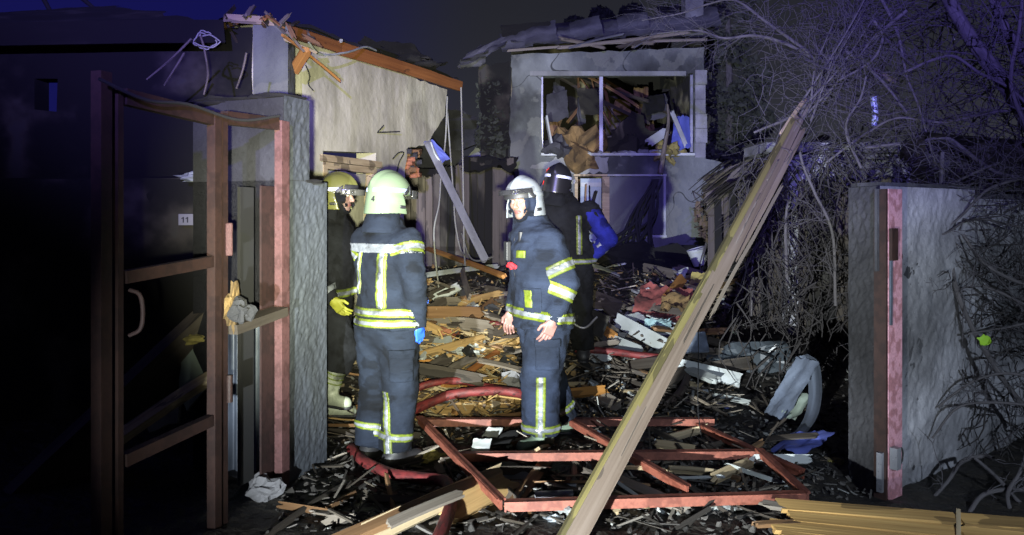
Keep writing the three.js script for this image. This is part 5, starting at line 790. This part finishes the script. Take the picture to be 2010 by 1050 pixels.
// the figure seen from behind, with the number on the helmet
{
  const D = 4.95, p = P(758, 905, D);
  makePerson({
    pos: [p.x, 0.0, -D], yaw: THREE.MathUtils.degToRad(146), seed: 1, label: 'firefighter seen from behind in navy gear and numbered pale green helmet, wearing blue gloves',
    joints: { armL: [[0.185, 1.43, 0.0], [0.235, 1.15, 0.10], [0.13, 1.03, 0.33]], armR: [[-0.190, 1.43, 0.0], [-0.275, 1.15, -0.04], [-0.235, 0.90, 0.04]], legL: [[0.095, 0.90, 0], [0.115, 0.50, 0.03], [0.125, 0.09, -0.02]], legR: [[-0.095, 0.90, 0], [-0.10, 0.50, 0.03], [-0.095, 0.09, -0.02]] },
    head: { at: [0, 1.705, 0.03], yaw: -0.18, pitch: 0.08 }, lean: [0, 0.04], hem: 0.87, collar: 1.58, cloth: NAVY, glove: mat({ color: col(0.02, 0.09, 0.55), roughness: 0.5 }),
    helmet: { shell: shellMat(0.115, 0.155, 0.095), visor: mat({ color: col(0.03, 0.03, 0.03), roughness: 0.2 }), strip: mat({ color: col(0.19, 0.23, 0.33), roughness: 0.35 }) },
    bands: [{ on: 'waist', y: 0.985, w: 0.028 }, { on: 'waist', y: 0.918, w: 0.027 }, { on: 'yoke', y: 1.385, w: 0.030, silver: true }, { on: 'stripe', x: -0.085, y0: 1.02, y1: 1.352, w: 0.034 }, { on: 'stripe', x: 0.115, y0: 1.10, y1: 1.352, w: 0.026 }, { on: 'armR', s: 0.055, w: 0.034 }, { on: 'armL', s: 0.07, w: 0.03 },
      { on: 'side', leg: 'legR', nx: -0.3, nz: -0.95, y0: 0.10, y1: 0.48, w: 0.029, slant: -0.16 }, { on: 'legR', lower: true, s: 0.30, w: 0.026 }, { on: 'legL', lower: true, s: 0.26, w: 0.024 }, { on: 'thigh', leg: 'legR', t: 0.62, nx: -0.75, nz: -0.66, hw: 0.075, hh: 0.10 }],
    extra(t, he, hm) { const g = new TextGeometry('4', { font, size: 0.034, depth: 0.003, curveSegments: 3, bevelEnabled: false }); g.center(); g.rotateY(Math.PI - 0.0); g.rotateX(0.12); g.translate(0.0, -0.022, -0.166); g.applyMatrix4(new THREE.Matrix4().makeRotationY(0.28)); part(he, 'number', g.applyMatrix4(hm), RUBBER); },
  });
}
// the white-helmeted figure in the middle
{
  const D = 5.3, p = P(1066, 873, D);
  makePerson({
    pos: [p.x, 0.03, -D], yaw: THREE.MathUtils.degToRad(-66), seed: 5, bulk: 1.2, openFace: true, hood: true, label: 'firefighter in white helmet and blue turnout gear, face turned to the left',
    joints: { armL: [[0.19, 1.40, 0.05], [0.275, 1.12, -0.05], [0.265, 0.875, 0.06]], armR: [[-0.18, 1.40, 0.06], [-0.26, 1.13, 0.05], [-0.235, 0.88, 0.13]], legL: [[0.095, 0.88, 0], [0.11, 0.48, 0.07], [0.12, 0.09, 0.07]], legR: [[-0.095, 0.88, 0], [-0.11, 0.49, -0.06], [-0.12, 0.10, -0.20]] },
    head: { at: [-0.01, 1.655, 0.14], yaw: 0.54, pitch: 0.08, roll: 0.06 }, lean: [0, 0.11], hem: 0.80, collar: 1.56, cloth: NAVYB, handColor: [0.20, 0.105, 0.095],
    helmet: { shell: shellMat(0.20, 0.22, 0.235), visor: mat({ color: col(0.02, 0.02, 0.022), roughness: 0.12 }), visorY: 0.072, visorH: 0.018, strip: shellMat(0.20, 0.22, 0.235) },
    boot: mat({ color: col(0.20, 0.27, 0.19), roughness: 0.6, map: T.fabric }),
    bands: [{ on: 'waist', y: 0.885, w: 0.036, tilt: 0.12 }, { on: 'armL', s: 0.20, w: 0.040 }, { on: 'armL', lower: true, s: 0.075, w: 0.042 }, { on: 'legL', lower: true, s: 0.325, w: 0.026 }, { on: 'side', leg: 'legL', nx: 0.85, nz: 0.5, y0: 0.12, y1: 0.50, w: 0.032, slant: 0.03 }, { on: 'legR', lower: true, s: 0.30, w: 0.026 },
      { on: 'patch', x: 0.10, y: 1.305, z: 0.20, ax: [0.9, -0.43], n: [0.43, 0.9], hw: 0.042, hh: 0.026 }, { on: 'thigh', leg: 'legL', t: 0.58, nx: 0.95, nz: 0.3, hw: 0.08, hh: 0.10 }, { on: 'patch', name: 'pocket', mat: NAVYB, x: 0.14, y: 1.00, z: 0.14, ax: [0.8, -0.6], n: [0.6, 0.8], hw: 0.075, hh: 0.085 }, { on: 'patch', x: 0.125, y: 1.01, z: 0.16, ax: [0.85, -0.5], n: [0.5, 0.85], hw: 0.033, hh: 0.058 }],
    extra(t) {
      part(t, 'radio', new RoundedBoxGeometry(0.055, 0.13, 0.035, 2, 0.008).translate(-0.03, 1.32, 0.255), RUBBER); part(t, 'red_buckle', mergeGeometries([tube([V(-0.04, 1.22, 0.245), V(0.02, 1.235, 0.25), V(0.06, 1.215, 0.235)], 0.013, 0.016, 8, 8), tube([V(0.0, 1.24, 0.255), V(0.03, 1.205, 0.25)], 0.012)]), mat({ color: col(0.55, 0.03, 0.04), roughness: 0.4 }));
      part(t, 'zip', tube([V(-0.01, 1.46, 0.20), V(0.0, 1.25, 0.225), V(0.01, 1.05, 0.19), V(0.01, 0.84, 0.185)], 0.008), RUBBER); part(t, 'lamp_body', new THREE.CylinderGeometry(0.018, 0.018, 0.12, 12).translate(0.075, 1.39, 0.20), RUBBER);
    },
  });
}
// the figure beyond, bending
{
  const D = 7.1, p = P(1118, 700, D);
  makePerson({
    pos: [p.x, 0.24, -D], yaw: THREE.MathUtils.degToRad(188), seed: 9, label: 'firefighter in black with black and red helmet, beyond the white-helmeted one',
    joints: { armL: [[0.18, 1.40, 0], [0.24, 1.12, 0.06], [0.16, 0.98, 0.25]], armR: [[-0.19, 1.40, 0.0], [-0.36, 1.13, -0.05], [-0.20, 0.97, 0.02]], legL: [[0.095, 0.90, 0], [0.11, 0.5, 0.03], [0.13, 0.09, 0]], legR: [[-0.095, 0.9, 0], [-0.11, 0.5, 0.03], [-0.13, 0.09, 0]] },
    head: { at: [0.10, 1.655, 0.04], yaw: -0.5, pitch: 0.1, roll: 0.12 }, lean: [0.10, 0.05], hem: 0.84, collar: 1.56, cloth: BLACKF, glove: RUBBER,
    helmet: { shell: shellMat(0.012, 0.012, 0.014), visor: clear, strip: mat({ color: col(0.6, 0.65, 0.85), roughness: 0.4 }), flash: mat({ color: col(0.85, 0.03, 0.02), roughness: 0.4 }), flashSide: -1 },
    bands: [{ on: 'stripe', x: -0.06, y0: 1.0, y1: 1.34, w: 0.030 }, { on: 'armR', lower: true, s: 0.10, w: 0.025, silver: true }, { on: 'waist', y: 0.93, w: 0.025 }],
    extra(t) { const a = [-0.20, 1.36, -0.005], b = [-0.36, 1.13, -0.05], c = [-0.22, 0.99, 0.01]; part(t, 'beacon_lit_sleeve', nets((x, y, z) => Math.min(cap(x, y, z, a, b, 0.094, 0.082), cap(x, y, z, b, c, 0.082, 0.066)) - wrinkle(x, y, z, 0.012, 2), [-0.52, 0.86, -0.2], [-0.05, 1.5, 0.16], 0.011), BEACON_LIT_CLOTH); },  // laid over the jacket arm: beacon light put in as blue cloth
  });
}
// the figure half hidden by the gate pier
{
  const D = 5.75, p = P(644, 860, D);
  makePerson({
    pos: [p.x, 0.06, -D], yaw: THREE.MathUtils.degToRad(72), seed: 13, hood: true, openFace: true, label: 'firefighter in olive helmet half hidden behind the gate pier, one foot raised',
    joints: { armL: [[0.18, 1.42, 0.0], [0.24, 1.14, 0.05], [0.18, 0.95, 0.24]], armR: [[-0.19, 1.42, 0.0], [-0.25, 1.13, 0.00], [-0.20, 0.93, 0.16]], legL: [[0.095, 0.90, 0], [0.11, 0.5, -0.02], [0.12, 0.09, -0.06]], legR: [[-0.095, 0.9, 0.02], [-0.12, 0.58, 0.20], [-0.12, 0.235, 0.08]] },
    head: { at: [0, 1.675, 0.09], yaw: 0.10, pitch: 0.05 }, lean: [0, 0.06], hem: 0.85, collar: 1.58, cloth: BLACKF, glove: mat({ color: col(0.16, 0.16, 0.01), roughness: 0.7 }), guard: BLACKF,
    helmet: { shell: shellMat(0.10, 0.10, 0.03), visor: mat({ color: col(0.06, 0.06, 0.05), roughness: 0.15 }), strip: mat({ color: col(0.5, 0.52, 0.75), roughness: 0.3 }) },  // helmet shell darkened in colour for the shadow behind the pier
    boot: mat({ color: col(0.42, 0.46, 0.36), roughness: 0.5, map: T.fabric }), shaft: 0.24, shaftR: 0.072, bootRings: true, short: 0.20,
    bands: [{ on: 'armR', s: 0.19, w: 0.045, silver: true }, { on: 'armR', lower: true, s: 0.19, w: 0.02, silver: true }, { on: 'waist', y: 0.96, w: 0.032 }],
  });
}

// ---------------------------------------------------------------- trees
/** Grows twigs off a branch: returns geometries. */
function twigs(curve, count, len, r, out, R, depth = 1, spread = 1, fork = false) {
  for (let i = 0; i < count; i++) {
    const t = 0.12 + 0.88 * R(), p = curve.getPointAt(t), d = curve.getTangentAt(t), q = V(R() - 0.5, R() - 0.5, R() - 0.5).multiplyScalar(2 * spread).add(d.multiplyScalar(0.6 + 0.8 * R())).normalize(), L = len * (0.4 + 0.9 * R()), c = V(R() - 0.5, R() - 0.62, R() - 0.5).multiplyScalar(L * 0.5);
    const k = V(R() - 0.5, R() - 0.5, R() - 0.5).multiplyScalar(L * 0.22), pts = [p, p.clone().addScaledVector(q, L * 0.35).add(k), p.clone().addScaledVector(q, L * 0.7).addScaledVector(c, 0.5), p.clone().addScaledVector(q, L).add(c)];
    out.push(tube(pts, r, r * 0.35, 6, 4));
    if (depth > 0) twigs(new THREE.CatmullRomCurve3(pts), 2 + Math.floor(R() * 3), len * 0.55, r * 0.6, out, R, depth - 1, spread);
  }
}
{
  const R = mulberry(99), tree = thing('bare_tree', 'bare tangled tree with many pale branches filling the right edge of the view', 'tree');
  const big = [  // [points (px, py, D), r0, r1, twigs, twig length]
    [[[2120, 420, 6.6], [2030, 260, 6.3], [1975, 170, 6.1], [1905, 75, 6.0], [1840, -40, 5.9]], 0.075, 0.045, 16, 0.7],
    [[[2080, 240, 6.4], [2010, 112, 6.3], [1965, 40, 6.3], [1935, -60, 6.3]], 0.05, 0.035, 14, 0.6],
    [[[2060, 330, 6.0], [1985, 170, 5.9], [2000, 60, 5.9], [2010, -40, 5.9]], 0.02, 0.012, 8, 0.5],
    [[[1600, 115, 6.6], [1540, 85, 6.8], [1480, 70, 7.0], [1420, 75, 7.2], [1370, 60, 7.4], [1290, 66, 7.6]], 0.020, 0.007, 16, 0.5],
    [[[1590, 105, 6.6], [1500, 40, 6.9], [1440, 0, 7.1], [1390, 8, 7.3], [1340, 25, 7.5], [1260, 40, 7.7]], 0.016, 0.006, 14, 0.5],
    [[[1660, 100, 6.2], [1730, 158, 6.2], [1780, 222, 6.2]], 0.017, 0.010, 3, 0.3],
    [[[1715, 40, 6.1], [1732, 70, 6.1], [1720, 108, 6.1], [1688, 135, 6.1], [1645, 158, 6.1]], 0.014, 0.010, 5, 0.35],
    [[[1780, 140, 6.0], [1830, 118, 6.0], [1870, 110, 6.0], [1925, 145, 6.0], [1980, 172, 6.0], [2040, 230, 6.0]], 0.013, 0.012, 8, 0.4],
    [[[1700, 290, 5.9], [1770, 282, 5.9], [1860, 272, 5.9], [1890, 292, 5.9], [1960, 340, 5.9], [2040, 352, 5.8]], 0.013, 0.018, 10, 0.4],
    [[[1620, 320, 6.3], [1700, 262, 6.2], [1760, 232, 6.2], [1850, 240, 6.1], [1940, 222, 6.1], [2040, 210, 6.0]], 0.010, 0.012, 14, 0.4],
    [[[1850, 300, 5.2], [1848, 380, 5.1], [1862, 480, 5.0], [1878, 570, 4.9], [1912, 650, 4.8], [1980, 760, 4.8], [2040, 830, 4.8]], 0.014, 0.018, 9, 0.4],
    [[[2060, 340, 5.2], [1985, 355, 5.1], [1935, 375, 5.0], [1880, 430, 4.95], [1800, 478, 4.8]], 0.013, 0.006, 7, 0.3],
    [[[1890, 460, 4.9], [1930, 515, 4.85], [1985, 548, 4.8], [2050, 570, 4.8]], 0.010, 0.013, 5, 0.3],
    [[[1930, 560, 4.9], [1975, 580, 4.85], [2050, 620, 4.8]], 0.010, 0.012, 4, 0.3],
    [[[1780, 480, 4.8], [1850, 460, 4.85], [1910, 430, 5.0], [2000, 445, 5.1]], 0.006, 0.008, 8, 0.35],
    [[[1900, 655, 4.8], [1990, 640, 4.7], [2060, 620, 4.7]], 0.007, 0.008, 5, 0.25],
    [[[1960, 320, 5.4], [1900, 345, 5.3], [1800, 400, 5.1], [1745, 412, 4.9]], 0.010, 0.005, 6, 0.3],
    [[[1640, 600, 6.2], [1632, 450, 6.2], [1600, 380, 6.2], [1575, 320, 6.3], [1562, 250, 6.4]], 0.014, 0.010, 8, 0.4],
    [[[1545, 560, 7.0], [1542, 440, 7.0], [1548, 380, 7.0]], 0.018, 0.012, 3, 0.3],
    [[[1474, 620, 7.6], [1477, 520, 7.6], [1480, 450, 7.6]], 0.015, 0.012, 3, 0.3],
    [[[1690, 330, 6.0], [1660, 250, 6.0], [1690, 190, 6.0], [1700, 150, 6.0]], 0.012, 0.008, 8, 0.4],
    [[[1480, 260, 6.8], [1560, 225, 6.6], [1640, 170, 6.4], [1700, 90, 6.2], [1780, 20, 6.0]], 0.012, 0.016, 16, 0.5],
    [[[1720, -20, 6.2], [1760, 60, 6.2], [1780, 150, 6.1], [1800, 200, 6.0], [1830, 300, 5.9]], 0.014, 0.008, 10, 0.4],
    [[[1820, 990, 4.4], [1860, 945, 4.4], [1890, 905, 4.5], [1930, 895, 4.5], [1950, 900, 4.4]], 0.010, 0.013, 2, 0.2],
    [[[1900, 1010, 4.2], [1925, 975, 4.25], [1960, 962, 4.3], [2040, 960, 4.3]], 0.013, 0.013, 3, 0.2],
    [[[1915, 900, 4.45], [1960, 940, 4.35], [2000, 985, 4.3], [2040, 1010, 4.2]], 0.010, 0.013, 3, 0.25],
    [[[1988, 1020, 4.2], [1978, 970, 4.25], [2000, 930, 4.3], [2015, 890, 4.3]], 0.012, 0.010, 2, 0.2],
    [[[1840, 800, 4.75], [1870, 775, 4.7], [1930, 740, 4.65], [2000, 735, 4.6], [2060, 770, 4.6]], 0.006, 0.010, 6, 0.3],
    [[[1830, 860, 4.65], [1880, 800, 4.6], [1950, 790, 4.6], [2060, 800, 4.5]], 0.006, 0.010, 6, 0.3],
  ];
  let first = true; const tw = [];
  for (const [pts, r0, r1, n, len] of big) {
    const q = pts.map(([x, y, d]) => P(x, y, d)), c = new THREE.CatmullRomCurve3(q);
    part(tree, first ? 'trunk' : 'branch', tube(q, r0, r1, q.length * 8, first || r0 > 0.04 ? 12 : 6), M.bark); first = false;
    twigs(c, Math.round(n * 1.8), len, Math.min(0.006, Math.min(r0, r1) * 0.42), tw, R, 1, 1.0);
  }
  for (let i = 0; i < 1500; i++) { const x = i < 1000 ? rr(1480, 2080) : rr(1780, 2080), y = i < 1000 ? rr(-20, 330) : rr(300, 640), D = i < 1000 ? rr(5.6, 7.6) : rr(4.95, 5.6), p = P(x, y, D), a = rr(0, 6.28), L = rr(0.12, 0.55), q = V(Math.cos(a), Math.sin(a) * 0.8, rr(-0.4, 0.4)); tw.push(tube([p, p.clone().addScaledVector(q, L * 0.4).add(V(rr(-0.05, 0.05), rr(-0.05, 0.05), 0)), p.clone().addScaledVector(q, L * 0.75).add(V(rr(-0.06, 0.06), rr(-0.08, 0.05), 0)), p.clone().addScaledVector(q, L).add(V(0, -0.12 * L, 0))], rr(0.002, 0.0045), 0.0012, 6, 3)); }
  part(tree, 'twigs', mergeGeometries(tw), M.twig).userData.kind = 'stuff';
  const shrub = thing('bare_shrub', 'dense bluish bundle of thin twigs rising from the top of the leaning beam', 'shrub'), st = [], ax = new THREE.CatmullRomCurve3([P(1572, 240, 6.3), P(1615, 165, 6.3), P(1650, 95, 6.3), P(1720, -20, 6.4)]), sb = [];
  for (let i = 0; i < 14; i++) { const o = V(R() - 0.5, R() - 0.5, R() - 0.5).multiplyScalar(0.12), o2 = V(R() - 0.5, R() - 0.5, R() - 0.5).multiplyScalar(0.6), t0 = R() * 0.3, t1 = 0.5 + R() * 0.5; sb.push(tube([ax.getPoint(t0).add(o), ax.getPoint((t0 + t1) / 2).addScaledVector(o2, 0.6), ax.getPoint(t1).add(o2)], 0.011, 0.005, 12, 5)); }
  twigs(ax, 170, 0.42, 0.004, st, R, 1, 1.6);
  part(shrub, 'stem', mergeGeometries(sb), M.bark); part(shrub, 'twigs', mergeGeometries(st), M.twig).userData.kind = 'stuff';
  const thicket = thing('bramble_thicket', 'dark tangle of thin brambles and roots between the fence and the right pier', 'thicket'), th = [];
  for (let i = 0; i < 420; i++) { const x = rr(1440, 1680), y = rr(300, 720), p = P(x, y, rr(6.6, 8.6)), L = rr(0.15, 0.7); th.push(tube([p, p.clone().add(V(rr(-0.2, 0.2), -L * 0.5, rr(-0.1, 0.1))), p.clone().add(V(rr(-0.35, 0.35), -L, rr(-0.15, 0.15)))], rr(0.004, 0.011), 0.003, 5, 4)); }
  for (let i = 0; i < 420; i++) { const x = rr(1610, 2080), y = rr(-20, 380), p = P(x, y, rr(6.2, 8.4)), a = rr(0, 6.28), L = rr(0.2, 0.8); th.push(tube([p, p.clone().add(V(Math.cos(a) * L * 0.5, Math.sin(a) * L * 0.5 + rr(-0.1, 0.1), rr(-0.1, 0.1))), p.clone().add(V(Math.cos(a) * L, Math.sin(a) * L * 0.8, rr(-0.2, 0.2)))], rr(0.004, 0.010), 0.003, 6, 4)); }
  for (let i = 0; i < 300; i++) { const x = rr(1880, 2080), y = rr(380, 940), p = P(x, y, rr(4.9, 5.6)), a = rr(0, 6.28), L = rr(0.1, 0.4); th.push(tube([p, p.clone().add(V(Math.cos(a) * L * 0.5, Math.sin(a) * L * 0.5 + rr(-0.1, 0.1), rr(-0.1, 0.1))), p.clone().add(V(Math.cos(a) * L, Math.sin(a) * L * 0.8, rr(-0.2, 0.2)))], rr(0.003, 0.008), 0.002, 5, 4)); }
  part(thicket, 'twigs', mergeGeometries(th), mat({ color: col(0.022, 0.019, 0.019), roughness: 0.9 })).userData.kind = 'stuff';
  solo('bank', roughFace([3.05, -5.6], [6.5, -7.6], -0.1, 2.2, 0.06, 0.5, (x, y) => fbm(x * 2.5, y * 2.5, 8, 5) - 0.4 * (y / 2.2)), M.soil, 'dark earth bank behind the branches at the right edge', 'bank');
  const leaf = new THREE.Shape(); leaf.moveTo(0, -0.05); leaf.bezierCurveTo(0.02, -0.04, 0.04, -0.02, 0.028, 0.0); leaf.lineTo(0.036, 0.014); leaf.lineTo(0.014, 0.022); leaf.lineTo(0.0, 0.046); leaf.lineTo(-0.012, 0.022); leaf.lineTo(-0.034, 0.016); leaf.bezierCurveTo(-0.035, -0.02, -0.02, -0.04, 0, -0.05);
  const lg = new THREE.ExtrudeGeometry(leaf, { depth: 0.002, bevelEnabled: false }), lp = lg.attributes.position; for (let i = 0; i < lp.count; i++) lp.setZ(i, lp.getZ(i) + 0.25 * Math.abs(lp.getX(i))); lg.computeVertexNormals(); lg.rotateZ(1.3);
  solo('green_leaf', lg.translate(...P(1930, 667, 4.7).toArray()), mat({ color: col(0.22, 0.42, 0.02), roughness: 0.5 }), 'single bright green leaf on a twig at the right edge', 'leaf');
  solo('blue_tube', tube([P(1714, 190, 6.6), P(1718, 225, 6.6), P(1716, 248, 6.6)], 0.028, 0.026, 10, 10), mat({ color: col(0.30, 0.33, 0.55), roughness: 0.3 }), 'short shiny blue tube hanging among the branches', 'tube');
  solo('broken_lath', plank(P(1700, 132, 6.4), P(1758, 160, 6.3), 0.05, 0.015, 0.8, 0.02), M.grey, 'pale split slat caught in the branches', 'slat');
}
// leafy crowns: leaf-sized faces through the crown's volume
function leafyTree(name, label, cat, blobs, n, size, color, trunk, seed) {
  const R = mulberry(seed), t = thing(name, label, cat), pos = [], nor = [], idx = [];
  for (let i = 0; i < n; i++) {
    const b = blobs[Math.floor(R() * blobs.length)]; let x, y, z; do { x = R() * 2 - 1; y = R() * 2 - 1; z = R() * 2 - 1; } while (x * x + y * y + z * z > 1);
    const c = P(b[0], b[1], b[4]), p = V(c.x + x * b[2] * b[4] / FPX, c.y + y * b[3] * b[4] / FPX, c.z + z * b[2] * b[4] / FPX); if (fbm(p.x * 1.6, p.y * 1.6, p.z * 1.6, 3) < -0.06) continue;
    const u = V(R() - 0.5, R() - 0.5, R() - 0.5).normalize(), w = V(0, 0, 0).crossVectors(u, V(R() - 0.5, R() - 0.5, R() - 0.5)).normalize(), s = size * (0.6 + 0.8 * R()), k = pos.length / 3, N = V(0, 0, 0).crossVectors(u, w);
    for (const [a, d] of [[-1, 0], [0, -0.5], [1, 0], [0, 0.5]]) { pos.push(p.x + u.x * a * s + w.x * d * s, p.y + u.y * a * s + w.y * d * s, p.z + u.z * a * s + w.z * d * s); nor.push(N.x, N.y, N.z); }
    idx.push(k, k + 1, k + 2, k, k + 2, k + 3);
  }
  const g = new THREE.BufferGeometry(); g.setAttribute('position', new THREE.Float32BufferAttribute(pos, 3)); g.setAttribute('normal', new THREE.Float32BufferAttribute(nor, 3)); g.setIndex(idx);
  part(t, 'crown', g, mat({ color: col(...color), roughness: 0.85, side: THREE.DoubleSide }));
  if (trunk) part(t, 'trunk', tube(trunk.map(([x, y, d]) => P(x, y, d)), 0.14, 0.05, 14, 8), M.bark);
}
leafyTree('evergreen_tree', 'tall dark evergreen tree standing right behind the house', 'tree', [[1430, 40, 60, 90, 16], [1420, 130, 55, 70, 16], [1440, 220, 65, 70, 16], [1470, 160, 45, 50, 16], [1400, 300, 60, 60, 16], [1340, 20, 50, 40, 16.5], [1480, 240, 40, 40, 16]], 9000, 0.075, [0.035, 0.04, 0.03], [[1430, 520, 16], [1432, 200, 16], [1428, 20, 16]], 11);
leafyTree('garden_tree', 'dark tree crown rising just above the left half of the house roof', 'tree', [[1130, 52, 24, 20, 24], [1180, 40, 26, 28, 24], [1240, 30, 26, 24, 24], [1210, 70, 60, 30, 24]], 3200, 0.10, [0.03, 0.035, 0.03], [[1190, 520, 24], [1188, 200, 24], [1185, 50, 24]], 12);
leafyTree('ivy', 'dark ivy hanging down the left corner of the ruined house', 'ivy', [[965, 180, 32, 50, 13.6], [970, 260, 34, 60, 13.5], [985, 330, 28, 50, 13.4], [955, 270, 24, 30, 13.6]], 2200, 0.05, [0.03, 0.035, 0.025], [[975, 420, 13.5], [972, 250, 13.6], [962, 150, 13.7]], 13);
solo('overhead_cable', tube([P(82, -10, 9), P(98, 20, 9), P(118, 55, 9)], 0.03, 0.02, 8, 5), M.black, 'dark twig end against the blue sky at the upper left', 'twig');
solo('overhead_cable', tube([P(160, -5, 9), P(175, 8, 9), P(190, 20, 9)], 0.03, 0.02, 8, 5), M.black, 'dark leaf tip against the blue sky, right of the other twig end', 'twig');
// lamps that light the yard, standing behind the camera
{
  const lamp = (name, label, p, dir, r, c) => { const t = thing(name, label, 'lamp', p), d = V(...dir).sub(V(...p)).normalize(), q = new THREE.Quaternion().setFromUnitVectors(V(0, 0, 1), d), put = (g) => g.applyQuaternion(q);
    part(t, 'housing', put(new THREE.CylinderGeometry(r * 1.1, r * 0.6, 0.16, 20).rotateX(Math.PI / 2).translate(0, 0, -0.12)), M.black);
    part(t, 'lamp_lens', put(new THREE.CircleGeometry(r, 24).translate(0, 0, -0.02)), mat({ color: 0x222222, emissive: col(...c), emissiveIntensity: 1.0 }));
    part(t, 'stand', new THREE.CylinderGeometry(0.015, 0.02, p[1] - 0.02, 8).translate(0, -p[1] / 2 - 0.03, -0.0).applyMatrix4(new THREE.Matrix4().makeTranslation(-d.x * 0.12, -d.y * 0.12, -d.z * 0.12)), M.black); };
  lamp('work_lamp', 'work searchlight on a stand left of the viewpoint, lighting the figures', TORCH, [0.87, 1.25, -7.4], 0.05, [1, 0.97, 0.85]);
  lamp('work_lamp', 'cool flood lamp on a stand right of the viewpoint, lighting the right pier', FLOOD, [2.45, 0.45, -4.5], 0.06, [0.7, 0.8, 1]);
  lamp('work_lamp', 'narrow white lamp on a stand at the viewpoint, lighting the left wall', WALL_LAMP, [-1.12, 1.80, -8.6], 0.05, [1, 0.97, 0.8]);
  lamp('beacon_lamp', 'blue rescue beacon on a mast behind the viewpoint', BEACON, [0.2, 8.7, -8.0], 0.09, [0.1, 0.1, 1]);
}
renderer.render(scene, camera);
